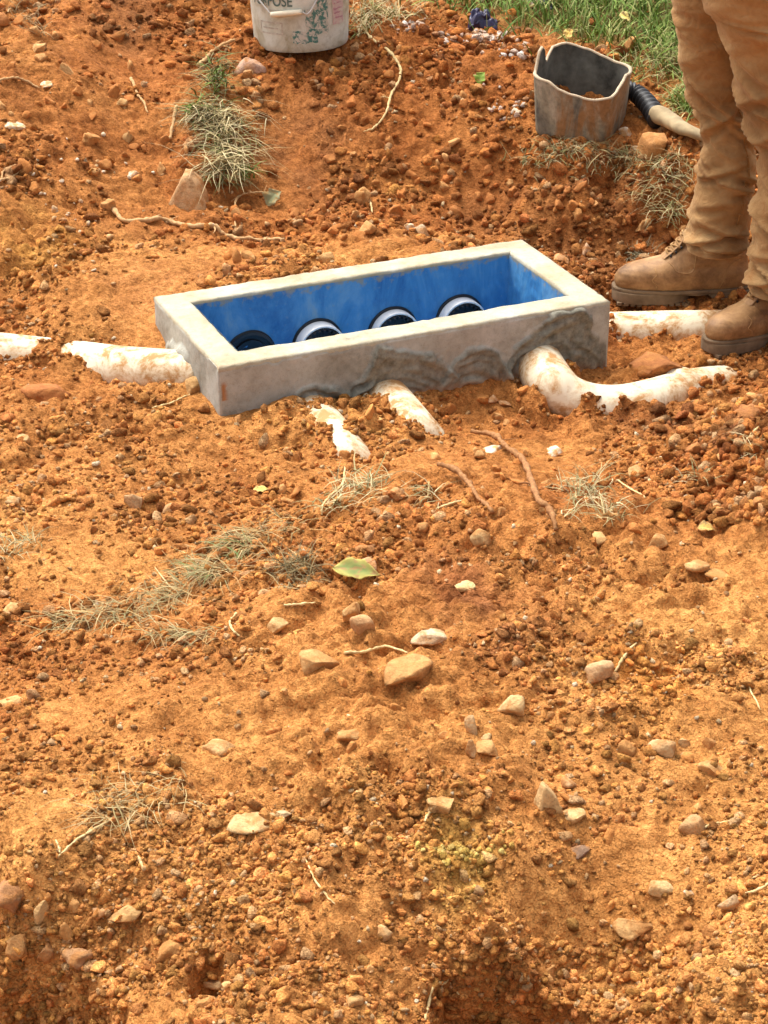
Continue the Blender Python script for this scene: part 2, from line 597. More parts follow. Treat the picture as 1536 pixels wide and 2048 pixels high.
GRASSY = 1 / (1 + np.exp(-((GY - (6.50 - .85 * np.clip(GX, -.5, .9) + .16 * fbm(GX * 3, GY * 3, 3, 70))) / .07)))
GRASSY *= 1 / (1 + np.exp(-((GX + .02 + .25 * fbm(GX * 2, GY * 2, 3, 77)) / .08)))
det = np.zeros(GX.shape)
x_, y_, r_ = GX[inn], GY[inn], ROUGH[inn]
wx, wy = x_ + .03 * fbm(x_ * 9, y_ * 9, 3, 3), y_ + .03 * fbm(x_ * 9 + 7, y_ * 9, 3, 8)
dd = .055 * fbm(x_ * 3.2, y_ * 3.2, 3, 11) * .6
dd += r_ * .022 * fbm(wx * 13, wy * 13, 4, 21)
clump = np.clip(fbm(x_ * 2.3, y_ * 2.3, 3, 31) * 1.6 + .55, 0.1, 1.2) * r_
dd += clump * (.36 * .09 * worley_bumps(wx, wy, .085, 41) + .42 * .045 * worley_bumps(wx, wy, .042, 43) + .45 * .02 * worley_bumps(wx * 1.0, wy, .021, 47))
rid = np.abs(fbm(wx * 22, wy * 22, 4, 51))
dd += r_ * .020 * (.3 - rid)
us, vs_ = x_ * .94 + y_ * .34, -x_ * .34 + y_ * .94
dd += (1.15 - r_) * .011 * fbm(us * 3.5, vs_ * 26, 4, 61) + .006 * (.25 - np.abs(fbm(us * 8, vs_ * 24, 3, 66)))
dd += r_ * .012 * (np.abs(fbm(wx * 34, wy * 34, 3, 73)) * -1 + .2)
dd += .030 * np.clip(fbm(x_ * 5.5, y_ * 5.5, 3, 71) - .05, 0, 1) * (r_ > .3)
dd += (.4 + .6 * r_) * .007 * (.25 - np.abs(fbm(wx * 60, wy * 60, 3, 57)))
dd -= .012
det[inn] = dd * (1 - ex[inn])
bd = box_dist(GX, GY)
det *= np.clip(bd / .06, .25, 1)
# worn, sharper hollows (px, py, rx px, ry px, depth m)
PITS = [(700, 0, 1, 1, 0), (215, 890, 40, 14, .0), (1290, 2000, 60, 34, .09), (1345, 2005, 34, 24, .09), (965, 1882, 66, 12, .06), (60, 1850, 66, 18, .09), (20, 1862, 40, 18, .08), (415, 1905, 34, 24, .07), (1180, 1960, 90, 40, .04), (150, 1960, 90, 40, .04), (330, 110, 20, 14, .03), (560, 330, 60, 60, .03), (1515, 900, 30, 40, .05), (455, 215, 1, 1, 0), (1080, 1960, 120, 45, .03), (1395, 1600, 35, 14, .02), (895, 925, 14, 12, .03), (1290, 1055, 18, 10, .02)]
HT = HB + det
for px, py, rx, ry, dep in PITS:
    if dep == 0:
        continue
    p = at_z(px, py, .1)
    k = px_per_m(p)
    q = ((GX - p[0]) / (rx / k)) ** 2 + ((GY - p[1]) / (ry / k * 2.0)) ** 2
    HT -= dep * np.exp(-q * q)
BUMPS = [(1320, 728, 60, 14, .03), (1500, 850, 60, 30, .03), (600, 830, 60, 16, .02)]
for px, py, rx, ry, up in BUMPS:
    p = at_z(px, py, .02)
    k = px_per_m(p)
    q = ((GX - p[0]) / (rx / k)) ** 2 + ((GY - p[1]) / (ry / k * 2.2)) ** 2
    HT += up * np.exp(-q) * np.clip(.8 + 1.2 * fbm(GX * 30, GY * 30, 3, 160), .2, 1.6)
for px, py, rad in ((1160, 264, .155), (603, 84, .16)):
    p = at_z(px, py, .235 if px > 1000 else .315)
    rr = np.hypot(GX - p[0], GY - p[1])
    zc = np.median(HT[rr < rad * .6])
    w_ = np.clip((rad - rr) / .05, 0, 1)
    HT = HT * (1 - w_) + (zc + .2 * (HT - zc)) * w_
# broken edges of dug hollows: upper edge as a picture line dropped on the ground
_dx, _dy, _dz = GX, GY, .10 - CAM_Z
_den = np.maximum(_dy * CP - _dz * SP, .05)
PXG, PYG = 768 + F_PX * _dx / _den, 1024 - F_PX * (_dy * SP + _dz * CP) / _den
near = (GY > 2.0) & (GY < 3.2) & (np.abs(GX) < 1.6)
for line, dep, run in (([(840, 1940), (890, 1885), (985, 1872), (1080, 1868), (1180, 1885), (1240, 1905), (1300, 1960), (1345, 1985), (1385, 2020)], .105, 190), ([(-400, 1835), (30, 1842), (75, 1848), (120, 1838), (165, 1860), (200, 1890), (250, 1930)], .085, 170), ([(330, 1920), (385, 1900), (412, 1890), (440, 1900), (470, 1940)], .035, 60)):
    ln = np.array(line)
    edge = np.interp(PXG, ln[:, 0], ln[:, 1], 3000, 3000) + 34 * fbm(GX * 26, GY * 26, 3, 171)
    if line[0][0] < 0:
        edge = np.where(PXG < line[0][0], line[0][1], edge)
    s_ = np.clip((PYG - edge) / 16, 0, 1)
    s_ = s_ * s_ * (3 - 2 * s_) * np.clip(1 - (PYG - edge - run) / 160, .25, 1)
    tap = np.clip((PXG - ln[0, 0] + 40 * fbm(GX * 20, GY * 20, 3, 175)) / 60, 0, 1) * np.clip((ln[-1, 0] - PXG + 40 * fbm(GX * 20 + 5, GY * 20, 3, 177)) / 50, 0, 1)
    s_ = np.where(near, s_ * tap, 0)
    HT -= s_ * (dep - .030 * worley_bumps(GX, GY, .04, 190) - .022 * fbm(GX * 28, GY * 28, 4, 193) - .5 * .02 * worley_bumps(GX, GY, .018, 197))
# earth lying over the buried pipes, in ragged patches
for key, (pts, r, thr) in PIPES.items():
    S = smooth_path(np.array([at_z(*p) for p in pts]), 14)
    lo, hi = S.min(0) - .15, S.max(0) + .15
    jj, ii = np.where((GX > lo[0]) & (GX < hi[0]) & (GY > lo[1]) & (GY < hi[1]))
    if not len(jj):
        continue
    q = np.stack([GX[jj, ii], GY[jj, ii]], 1)
    A_, B_ = S[:-1], S[1:]
    ab = (B_ - A_)[:, :2]
    t = np.clip(((q[:, None] - A_[None, :, :2]) * ab).sum(2) / ((ab ** 2).sum(1) + 1e-12), 0, 1)
    dist = np.linalg.norm(q[:, None] - (A_[None, :, :2] + t[..., None] * ab), axis=2)
    kk = dist.argmin(1)
    n_ = np.arange(len(q))
    d = dist[n_, kk]
    za = A_[kk, 2] + t[n_, kk] * (B_[kk, 2] - A_[kk, 2])
    along = (kk + t[n_, kk]) / len(A_)
    zs = za + np.sqrt(np.clip(r * r - np.minimum(d, r * .98) ** 2, 0, None))
    nz = .9 * fbm(q[:, 0] * 11 + 3, q[:, 1] * 11, 4, 180) + .35 * fbm(q[:, 0] * 45, q[:, 1] * 45, 3, 184)
    m_ = np.clip((d / r + 1.0 * nz - np.interp(along, np.linspace(0, 1, len(thr)), thr)) / .38, 0, 1)
    m_ = m_ * m_ * (3 - 2 * m_)
    tgt = np.where(d < r * .98, zs + .004 + .006 * np.abs(nz), za + .02 - (d - r) * .9 + .01 * nz)
    cur = HT[jj, ii]
    ok = (d < r * 1.7) & (box_dist(q[:, 0], q[:, 1]) > .0)
    HT[jj, ii] = np.where(ok, cur + m_ * np.clip(tgt - cur, 0, None), cur)
# the chamber is set in a hole
u_, v_ = box_uv(GX, GY)
HOLE = (u_ > .022) & (u_ < BL - .022) & (v_ > .022) & (v_ < BW - .022)
lim = np.where(bd < .035, BOX_TOP - .012 - .0 * bd, 9)
HT = np.minimum(HT, lim)
HT[HOLE] = -.30
HNAT = HT


def H(x, y):
    x = np.atleast_1d(np.asarray(x, float)); y = np.atleast_1d(np.asarray(y, float))
    i = np.clip(np.searchsorted(xs, x) - 1, 0, len(xs) - 2)
    j = np.clip(np.searchsorted(ys, y) - 1, 0, len(ys) - 2)
    fx, fy = (x - xs[i]) / (xs[i + 1] - xs[i]), (y - ys[j]) / (ys[j + 1] - ys[j])
    return (HNAT[j, i] * (1 - fx) + HNAT[j, i + 1] * fx) * (1 - fy) + (HNAT[j + 1, i] * (1 - fx) + HNAT[j + 1, i + 1] * fx) * fy


def Hs(x, y):
    return float(H(x, y)[0])


def normal_at(x, y, e=.02):
    nx = (H(x - e, y) - H(x + e, y)) / (2 * e)
    ny = (H(x, y - e) - H(x, y + e)) / (2 * e)
    n = np.stack([nx, ny, np.ones_like(nx)], -1)
    return n / np.linalg.norm(n, axis=-1, keepdims=True)


_T = np.arange(2.0, 9.0, .004)


def at(px, py):
    """where the line of sight through a picture point first meets the ground"""
    d = ray(px, py)
    P = np.array([0, 0, CAM_Z]) + _T[:, None] * d
    u, v = box_uv(P[:, 0], P[:, 1])
    h = H(P[:, 0], P[:, 1])
    k = np.argmax(P[:, 2] <= h)
    return P[k]


def tone_at(x, y):
    """the earth's own colour: moist red-brown behind, drier ochre in front, patches of both"""
    n1 = fbm(x * 1.7, y * 1.7, 4, 90)
    n2 = fbm(x * 6, y * 6, 3, 95)
    t = np.clip((4.6 - y) / 2.0, 0, 1)
    dry = np.clip(.12 + .62 * t + .75 * n1 + .35 * n2, 0, 1)
    red, ochre = np.array([.36, .122, .029]), np.array([.535, .236, .064])
    c = red + (ochre - red) * dry[:, None]
    for px, py, r, col in ((920, 1705, 70, (.62, .36, .08)), (1300, 1385, 90, (.52, .20, .04)), (60, 490, 90, (.48, .22, .05)), (900, 1200, 110, (.30, .10, .03)), (310, 560, 110, (.40, .155, .045)), (1000, 1270, 120, (.30, .11, .035)), (1320, 720, 90, (.24, .085, .03)), (1200, 430, 130, (.21, .08, .026)), (980, 400, 90, (.25, .092, .028)), (600, 330, 110, (.27, .10, .03)), (250, 200, 90, (.27, .10, .03)), (1500, 880, 110, (.27, .11, .035)), (1150, 1970, 130, (.33, .14, .042)), (60, 1900, 110, (.36, .16, .05))):  # bank-foot and hollow patches: moist earth, darkened further to paint in shade
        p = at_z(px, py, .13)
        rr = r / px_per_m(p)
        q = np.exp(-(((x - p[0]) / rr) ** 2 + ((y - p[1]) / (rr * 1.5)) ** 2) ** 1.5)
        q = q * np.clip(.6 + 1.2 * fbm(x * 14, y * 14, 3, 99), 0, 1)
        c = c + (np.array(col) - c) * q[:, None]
    return c


ny_, nx_ = GX.shape
idx = np.arange(ny_ * nx_).reshape(ny_, nx_)
faces = np.stack([idx[:-1, :-1], idx[:-1, 1:], idx[1:, 1:], idx[1:, :-1]], -1).reshape(-1, 4)
me = mesh_np('ground', np.stack([GX.ravel(), GY.ravel(), HT.ravel()], 1), faces)
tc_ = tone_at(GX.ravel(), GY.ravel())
turf = np.clip(GRASSY + ex * (GY > 6.5), 0, 1).ravel()[:, None]
tc_ = tc_ * (1 - turf * .8) + np.array([.09, .095, .028]) * turf * .8
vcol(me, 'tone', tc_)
ground = tag(obj('ground', me, M_SOIL), 'churned red-orange earth rising to banks behind the sunken box', None, None, 'structure')

# ------------------------------------------------------------------ loose crumbs of earth: past counting
def ico(sub):
    bm = bmesh.new()
    bmesh.ops.create_icosphere(bm, subdivisions=sub, radius=1)
    v = np.array([p.co[:] for p in bm.verts])
    f = np.array([[q.index for q in p.verts] for p in bm.faces])
    bm.free()
    return v, f


def lump(sub, seed, cuts=5, rough=.28, flat=(1, 1, .75)):
    g = np.random.default_rng(seed)
    v, f = ico(sub)
    r = 1 + rough * noise3(v * 1.1, seed) + rough * .5 * noise3(v * 2.6, seed + 500) + rough * .25 * noise3(v * 6, seed + 900)
    v = v * r[:, None]
    for i in range(cuts):
        d = g.normal(size=3); d /= np.linalg.norm(d)
        lim = g.uniform(.36, .8)
        s = v @ d
        v = v - np.outer(np.clip(s - lim, 0, None) * .92, d)
    v = v * np.array(flat)
    return v / np.abs(v).max(0).mean(), f


def rand_rot(g, n):
    q = g.normal(size=(n, 4)); q /= np.linalg.norm(q, axis=1)[:, None]
    w, x, y, z = q.T
    return np.stack([1 - 2 * (y * y + z * z), 2 * (x * y - z * w), 2 * (x * z + y * w), 2 * (x * y + z * w), 1 - 2 * (x * x + z * z), 2 * (y * z - x * w), 2 * (x * z - y * w), 2 * (y * z + x * w), 1 - 2 * (x * x + y * y)], -1).reshape(n, 3, 3)


def scatter_points(g, n, clus, keep=None):
    """points over the ground in view (and a margin), more where the earth is rough"""
    out = []
    tot = 0
    while tot < n:
        px = g.uniform(-260, 1800, 4 * n); py = g.uniform(-80, 2300, 4 * n)
        # on the level, then dropped on the ground
        a, b = (px - 768) / F_PX, -(py - 1024) / F_PX
        dy, dz = CP + b * SP, -SP + b * CP
        t = (.15 - CAM_Z) / dz
        x, y = a * t, dy * t
        ok = (y < 7.1) & (y > 2.06) & (box_dist(x, y) > .012)
        x, y = x[ok], y[ok]
        i = np.clip(np.searchsorted(xs, x), 0, nx_ - 1); j = np.clip(np.searchsorted(ys, y), 0, ny_ - 1)
        w = ROUGH[j, i] * (1 - GRASSY[j, i] * .93)
        c = np.clip(.5 + clus * 1.9 * fbm(x * 3.3, y * 3.3, 3, 131) + .6 * clus * fbm(x * 11, y * 11, 2, 137), .03, 1)
        k = g.uniform(size=len(x)) < w ** 1.5 * c
        out.append(np.stack([x[k], y[k]], 1)); tot += k.sum()
    return np.concatenate(out)[:n]


def crumbs(name, n, r0, r1, sub, seed, label, pal=None, sink=.32, clus=1.0, pts=None, power=2.0):
    g = np.random.default_rng(seed)
    P = scatter_points(g, n, clus) if pts is None else pts
    n = len(P)
    R = r0 + (r1 - r0) * g.uniform(size=n) ** power
    R *= np.interp(P[:, 1], [2.3, 3.2, 4.6, 6], [.62, .75, 1.0, 1.15])
    z = H(P[:, 0], P[:, 1]) + R * (.5 - sink)
    base = [lump(sub, seed * 31 + k, cuts=10, rough=.42, flat=(1, .85, .7)) for k in range(16)]
    F = base[0][1]
    V = np.stack([b[0] for b in base])[g.integers(0, 16, n)]
    V = np.einsum('nij,nvj->nvi', rand_rot(g, n), V) * R[:, None, None]
    V[:, :, 2] *= .85
    V += np.c_[P, z][:, None, :]
    nv = V.shape[1]
    FF = (F[None] + (np.arange(n) * nv)[:, None, None]).reshape(-1, 3)
    me = mesh_np(name, V.reshape(-1, 3), FF, smooth=False)
    if pal is None:
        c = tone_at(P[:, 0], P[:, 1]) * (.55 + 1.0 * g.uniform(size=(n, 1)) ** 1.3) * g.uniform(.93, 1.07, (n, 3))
        pale = g.uniform(size=n) < .10
        c[pale] = c[pale] * .4 + .6 * np.array([.52, .33, .16])
    else:
        c = np.array(pal)[g.integers(0, len(pal), n)] * g.uniform(.85, 1.1, (n, 1))
    vcol(me, 'tone', np.repeat(c, nv, 0))
    return tag(obj(name, me, M_SOIL), label, None, None, 'stuff')


crumbs('soil_crumbs', 38000, .0026, .0095, 1, 3, 'fine red-orange crumbs of earth strewn over the ground', clus=1.2, sink=.28)
crumbs('soil_rubble', 5200, .0075, .020, 2, 5, 'small broken lumps of red earth and stone over the ground', clus=1.6, sink=.30, power=2.2)
gb = np.random.default_rng(15)
bank = np.vstack([scatter_points(gb, 9000, 1.3)])
bank = bank[(bank[:, 1] > 4.75)][:2600]
crumbs('bank_rubble', 0, .007, .019, 2, 6, 'broken lumps of red earth lying loose over the banks behind the box', pts=bank, sink=.38, power=1.6)
yl_ = np.array([at_z(920 + 70 * a, 1705 + 14 * b, .13)[:2] for a, b in gb.normal(size=(150, 2)) * .6])
crumbs('yellow_crumbs', 0, .003, .012, 2, 8, 'bright yellow earth crumbs in one patch on the bare ground', pts=yl_, pal=[(.62, .42, .10), (.66, .48, .15), (.55, .33, .08)], sink=.1)
PALE = [(.55, .36, .18), (.60, .42, .22), (.5, .28, .12), (.62, .48, .30)]
pp = []
for key, (pts, r, thr) in PIPES.items():
    S = smooth_path(np.array([at_z(*p) for p in pts]), 14)
    for a_ in S[2:-2]:
        k_ = 9
        pp.append(a_[:2] + gb.normal(size=(k_, 2)) * r * .75)
pp = np.vstack(pp)
crumbs('soil_on_pipes', 0, .0028, .010, 1, 10, 'earth crumbs caught along the edges of the buried pipes', pts=pp[(box_dist(pp[:, 0], pp[:, 1]) > .02)], sink=.35)
hp_ = np.vstack([np.array([at(px, py)[:2] for px, py in zip(gb.uniform(860, 1400, 700), gb.uniform(1880, 2075, 700))]), np.array([at(px, py)[:2] for px, py in zip(gb.uniform(-20, 250, 330), gb.uniform(1850, 2075, 330))])])
crumbs('hollow_rubble', 0, .004, .017, 2, 16, 'broken earth lumps lying in the dug hollows closest to the viewer', pts=hp_, sink=.3, power=2.0)
he_ = np.array([at(px, py)[:2] for px, py in zip(gb.normal(1480, 70, 520), gb.uniform(810, 1050, 520))])
crumbs('heap_rubble', 0, .006, .021, 2, 18, 'broken brown lumps making up the spoil heap beyond the ridge end', pts=he_, sink=.2, power=1.6)
crumbs('pale_gravel', 1500, .003, .009, 1, 9, 'pale tan gravel bits mixed in the red earth', pal=PALE, clus=.5, sink=.35)


def blob_pts(g, n, px, py, rx, ry):
    q = g.normal(size=(n, 2)) * .5
    return np.array([at(px + a * rx, py + b * ry)[:2] for a, b in q])


gg = np.random.default_rng(77)
cp_ = np.vstack([blob_pts(gg, 150, 965, 78, 70, 16), blob_pts(gg, 40, 820, 55, 40, 12), blob_pts(gg, 30, 1035, 105, 40, 12), blob_pts(gg, 24, 1010, 215, 60, 40)])
o = crumbs('white_rubble', 0, .003, .012, 2, 12, 'chalky white rubble spilt along the edge of the grass', pal=[(.72, .62, .52), (.62, .46, .34), (.74, .54, .40), (.5, .28, .15), (.45, .22, .1)], pts=cp_, sink=.25)
cw = blob_pts(gg, 46, 130, 420, 150, 190)
o = crumbs('white_chips', 0, .003, .008, 1, 14, 'scattered white chips on the earth bank at the left', pal=[(.8, .76, .7)], pts=cw, sink=.1)
o.data.materials.clear(); o.data.materials.append(M_WHITE)

# ------------------------------------------------------------------ the concrete chamber
# local frame: x along the long side, y across it towards the back, z up with the rim's top at 0
chamber = empty('distribution_box', (BO[0], BO[1], BOX_TOP), 'open rectangular concrete box with blue painted inside sunk in the earth', 'concrete box', None, (0, 0, BYAW))
BD = .40            # depth


def wall_grid(name, o, eu, ev, lu, lv, nrm, nu, nv, fn, th):
    """a wall slab: relief on its outer face, flat behind; fn(u, v) -> (height, wet, top, earth)"""
    U, V = np.meshgrid(np.linspace(0, lu, nu), np.linspace(0, lv, nv))
    h, wet, top, ear = fn(U, V)
    o, eu, ev, nrm = map(np.asarray, (o, eu, ev, nrm))
    P = o + U[..., None] * eu + V[..., None] * ev + h[..., None] * nrm
    B = o + U[..., None] * eu + V[..., None] * ev - th * nrm
    k = np.arange(nu * nv).reshape(nv, nu)
    f = np.stack([k[:-1, :-1], k[:-1, 1:], k[1:, 1:], k[1:, :-1]], -1).reshape(-1, 4).tolist()
    n0 = nu * nv
    c = [n0, n0 + 1, n0 + 2, n0 + 3]
    vv = np.vstack([P.reshape(-1, 3), B[0, 0], B[0, -1], B[-1, -1], B[-1, 0]])
    f.append((c[3], c[2], c[1], c[0]))
    f.append(tuple(k[0, ::-1]) + (c[0], c[1])); f.append(tuple(k[:, -1][::-1]) + (c[1], c[2]))
    f.append(tuple(k[-1]) + (c[2], c[3])); f.append(tuple(k[:, 0]) + (c[3], c[0]))
    me = mesh_np(name, vv, f)
    me.polygons.foreach_set('use_smooth', [i < (nu - 1) * (nv - 1) for i in range(len(me.polygons))])
    col = np.stack([wet, top, ear], -1).reshape(-1, 3)
    vcol(me, 'wet', np.vstack([col, np.repeat([[0, 0, 0]], 4, 0)]))
    return obj(name, me, M_CONC, chamber)


def front_fn(U, V):
    # U along from the left, V up from the bottom (BD = rim)
    d = BD - V
    h = .0016 * fbm(U * 25, V * 25, 4, 201) + .0025 * fbm(U * 6, V * 6, 2, 205)
    wet = np.zeros_like(U)
    wob = .024 * fbm(U * 16, V * 16, 4, 211)
    for cu, cd, ru, rd, a in ((.42, .20, .155, .185, 1), (.24, .20, .10, .13, .9), (.60, .20, .10, .15, .9), (.80, .20, .145, .195, 1)):
        q = np.sqrt(((U - cu) / ru) ** 2 + ((d - cd) / rd) ** 2) + wob * 8
        m = np.clip((1.0 - q) / .045, 0, 1)
        wet = np.maximum(wet, m * a)
        # trowel swirls follow the ring
        sw = np.sin(np.arctan2(d - cd, U - cu) * 2 + q * 26 + 5 * fbm(U * 9, V * 9, 3, 220 + int(cu * 100)))
        h = h + m * (.006 + .005 * np.clip(1 - (1 - q) / .12, 0, 1) + .008 * sw * fbm(U * 10, V * 30, 2, 230) * 2 + .006 * fbm(U * 20, V * 20, 4, 240)) * a
    bot = np.clip((d - .105 + .05 * fbm(U * 5, V * 0 + 3, 2, 250)) / .02, 0, 1) * (U > .2)
    wet = np.maximum(wet, bot * .75)
    wet = wet * (.95 + .75 * fbm(U * 13, V * 40, 4, 260))
    h -= .004 * np.clip((.012 - np.abs(U - .028 + .004 * np.sin(V * 60))) / .012, 0, 1) * np.clip((d - .02) / .02, 0, 1) * 0
    ear = np.clip(1 - np.abs(U - .010) / (.010 + .012 * fbm(V * 30, U * 0, 2, 270)), 0, 1) * np.clip((d - .03) / .01, 0, 1) * (d < .075)
    ear = np.maximum(ear, np.clip((d - .13 + .03 * fbm(U * 12, V * 12, 3, 280)) / .05, 0, .5))
    # rounded, chipped arris under the rim and at both ends
    for e in (d, U + .0, BL - U):
        h -= .006 * np.clip(1 - e / .006, 0, 1) ** 2
    h -= .007 * np.clip(fbm(U * 30, V * 0, 3, 290) - .28, 0, 1) * np.clip(1 - d / .012, 0, 1) * 3
    wet = np.clip(wet, 0, .85) + np.clip(.9 * fbm(U * 7, V * 11, 5, 295) * 1.2 - .05, 0, .35)
    return h, np.clip(wet, 0, 1), np.zeros_like(U), np.clip(ear, 0, 1)


def left_fn(U, V):
    # U from the back corner to the front corner
    d = BD - V
    h = .002 * fbm(U * 25, V * 25 + 40, 4, 301) + .003 * fbm(U * 7, V * 7, 2, 305)
    q = np.sqrt(((U - .17) / .12) ** 2 + ((d - .16) / .115) ** 2) + .25 * fbm(U * 14, V * 14, 3, 311)
    m = np.clip((1 - q) / .12, 0, 1)
    h = h + m * (.012 + .012 * fbm(U * 15, V * 15, 4, 320))
    wet = m * (.7 + .5 * fbm(U * 18, V * 18, 3, 330)) + .25 * np.clip((d - .03) / .05, 0, 1) * np.clip(1 - U / .3, 0, 1)
    for e in (d, U, BW - U):
        h -= .006 * np.clip(1 - e / .006, 0, 1) ** 2
    ear = np.clip((d - .10 + .03 * fbm(U * 12, V * 12, 3, 340)) / .05, 0, .5)
    return h, np.clip(wet, 0, 1), np.zeros_like(U), ear


def plain_fn(U, V):
    z = np.zeros_like(U)
    return .002 * fbm(U * 20, V * 20, 3, 351), z + .1, z, z


Z0 = -BD
g_ = .0025           # small gaps hide no coplanar faces: the rim slab sits on the walls
wall_grid('front_wall', (0, 0, Z0), (1, 0, 0), (0, 0, 1), BL, BD - .004, (0, -1, 0), 300, 130, lambda U, V: front_fn(U, V + .004), BT - .006)
wall_grid('end_wall', (0, BW - .001, Z0), (0, -1, 0), (0, 0, 1), BW - .002, BD - .004, (-1, 0, 0), 150, 100, lambda U, V: left_fn(U, V + .004), BT - .008)
wall_grid('end_wall', (BL, .001, Z0), (0, 1, 0), (0, 0, 1), BW - .002, BD - .004, (1, 0, 0), 40, 30, plain_fn, BT - .008)
wall_grid('back_wall', (BL - .002, BW, Z0), (-1, 0, 0), (0, 0, 1), BL - .004, BD - .004, (0, 1, 0), 60, 30, plain_fn, BT - .006)


def rim_mesh():
    """the trowelled top: a frame of four mitred strips, gently uneven, with worn edges"""
    cs = [np.array(p, float) for p in ((0, 0), (BL, 0), (BL, BW), (0, BW))]
    ci = [np.array(p, float) for p in ((BT, BT), (BL - BT, BT), (BL - BT, BW - BT), (BT, BW - BT))]
    V, F = [], []
    m = 13
    for k in range(4):
        a, b, c, d = cs[k], cs[(k + 1) % 4], ci[(k + 1) % 4], ci[k]
        nn = 130 if k % 2 == 0 else 60
        base = len(V)
        for i in range(nn):
            s = i / (nn - 1)
            for j in range(m):
                t = j / (m - 1)
                p = (a * (1 - s) + b * s) * (1 - t) + (d * (1 - s) + c * s) * t
                e = min(j, m - 1 - j)
                z = .0016 * fbm(np.array([p[0] * 14]), np.array([p[1] * 14]), 3, 401)[0] + .002 * fbm(np.array([p[0] * 60]), np.array([p[1] * 60]), 2, 405)[0]
                w = fbm(np.array([p[0] * 35]), np.array([p[1] * 35]), 3, 411)[0]
                if e == 0:
                    z -= .0025 + .004 * max(0, w)
                    mid = (p - (a + b + c + d) / 4)
                    out = (np.array([b[1] - a[1], a[0] - b[0]]) / np.linalg.norm(b - a)) * (1 if j == 0 else -1)
                    p = p + out * (.0015 * w - .001)
                V.append((p[0], p[1], z))
        for i in range(nn - 1):
            for j in range(m - 1):
                q = base + i * m + j
                F.append((q, q + m, q + m + 1, q + 1))
        # outer and inner skirts of the strip
        for jj, flip in ((0, 0), (m - 1, 1)):
            s0 = len(V)
            for i in range(nn):
                x, y, z = V[base + i * m + jj]
                V.append((x, y, -.012))
            for i in range(nn - 1):
                q = (base + i * m + jj, s0 + i, s0 + i + 1, base + (i + 1) * m + jj)
                F.append(q if not flip else q[::-1])
    me = mesh_np('rim', np.array(V), F)
    v = np.array(V)
    ear = np.clip(fbm(v[:, 0] * 5, v[:, 1] * 5, 4, 420) - .22, 0, .45) * 1.2
    wet = np.clip(fbm(v[:, 0] * 9 + 3, v[:, 1] * 30, 4, 430) - .42, 0, 1) * 2
    vcol(me, 'wet', np.stack([np.clip(wet, 0, .6), np.ones(len(v)), ear], 1))
    return me


obj('rim', rim_mesh(), M_CONC, chamber)


def inner(name, o, eu, ev, lu, lv, nrm, nu, nv, s):
    U, V = np.meshgrid(np.linspace(0, lu, nu), np.linspace(0, lv, nv))
    h = .004 * fbm(U * 12, V * 12, 4, s) + .0015 * fbm(U * 50, V * 50, 3, s + 3)
    h *= np.clip((lv - V) / .02, .15, 1)
    P = np.asarray(o) + U[..., None] * np.asarray(eu) + V[..., None] * np.asarray(ev) + h[..., None] * np.asarray(nrm)
    k = np.arange(nu * nv).reshape(nv, nu)
    return obj(name, mesh_np(name, P.reshape(-1, 3), np.stack([k[:-1, :-1], k[:-1, 1:], k[1:, 1:], k[1:, :-1]], -1).reshape(-1, 4)), M_BLUE, chamber)


IL, IW = BL - 2 * BT, BW - 2 * BT
zt = -.006
inner('painted_lining', (BT, BW - BT - .004, -.38), (1, 0, 0), (0, 0, 1), IL, .38 + zt, (0, -1, 0), 160, 80, 501)
inner('painted_lining', (BL - BT - .004, BW - BT, -.38), (0, -1, 0), (0, 0, 1), IW, .38 + zt, (-1, 0, 0), 70, 80, 511)
inner('painted_lining', (BL - BT, BT + .004, -.38), (-1, 0, 0), (0, 0, 1), IL, .38 + zt, (0, 1, 0), 60, 40, 521)
inner('painted_lining', (BT + .004, BT, -.38), (0, 1, 0), (0, 0, 1), IW, .38 + zt, (1, 0, 0), 40, 40, 531)
inner('painted_floor', (BT, BT, -.375), (1, 0, 0), (0, 1, 0), IL, IW, (0, 0, 1), 60, 30, 541)


def to_local(p):
    d = np.array([p[0] - BO[0], p[1] - BO[1]])
    return np.array([d @ BE, d @ BN, p[2] - BOX_TOP])


def on_inner_back(px, py):
    """point of the painted back wall on a line of sight, in the chamber's frame"""
    d = ray(px, py)
    a = to_local((0, 0, CAM_Z)); b = to_local(np.array([0, 0, CAM_Z]) + d)
    t = (BW - BT - a[1]) / (b[1] - a[1])
    return a + (b - a) * t


def ring_part(name, c, r0, r1, y0, y1, mat, parent, n=64, prof=None):
    """a ring round an axis along local y, from y0 (wall) to y1 (towards the camera, smaller y)"""
    pr = prof or [(r1, y0), (r1, y1), (r0, y1), (r0, y0)]
    ang = np.linspace(0, 2 * np.pi, n, endpoint=False)
    rings = [np.stack([c[0] + r * np.cos(ang), np.full(n, y), c[2] + r * np.sin(ang)], 1) for r, y in pr]
    v, f = loft(rings, False, False)
    me = mesh_np(name, v, f)
    for e in me.edges:
        pass
    o = obj(name, me, mat, parent)
    md = o.modifiers.new('edge', 'EDGE_SPLIT'); md.split_angle = math.radians(35)
    return o


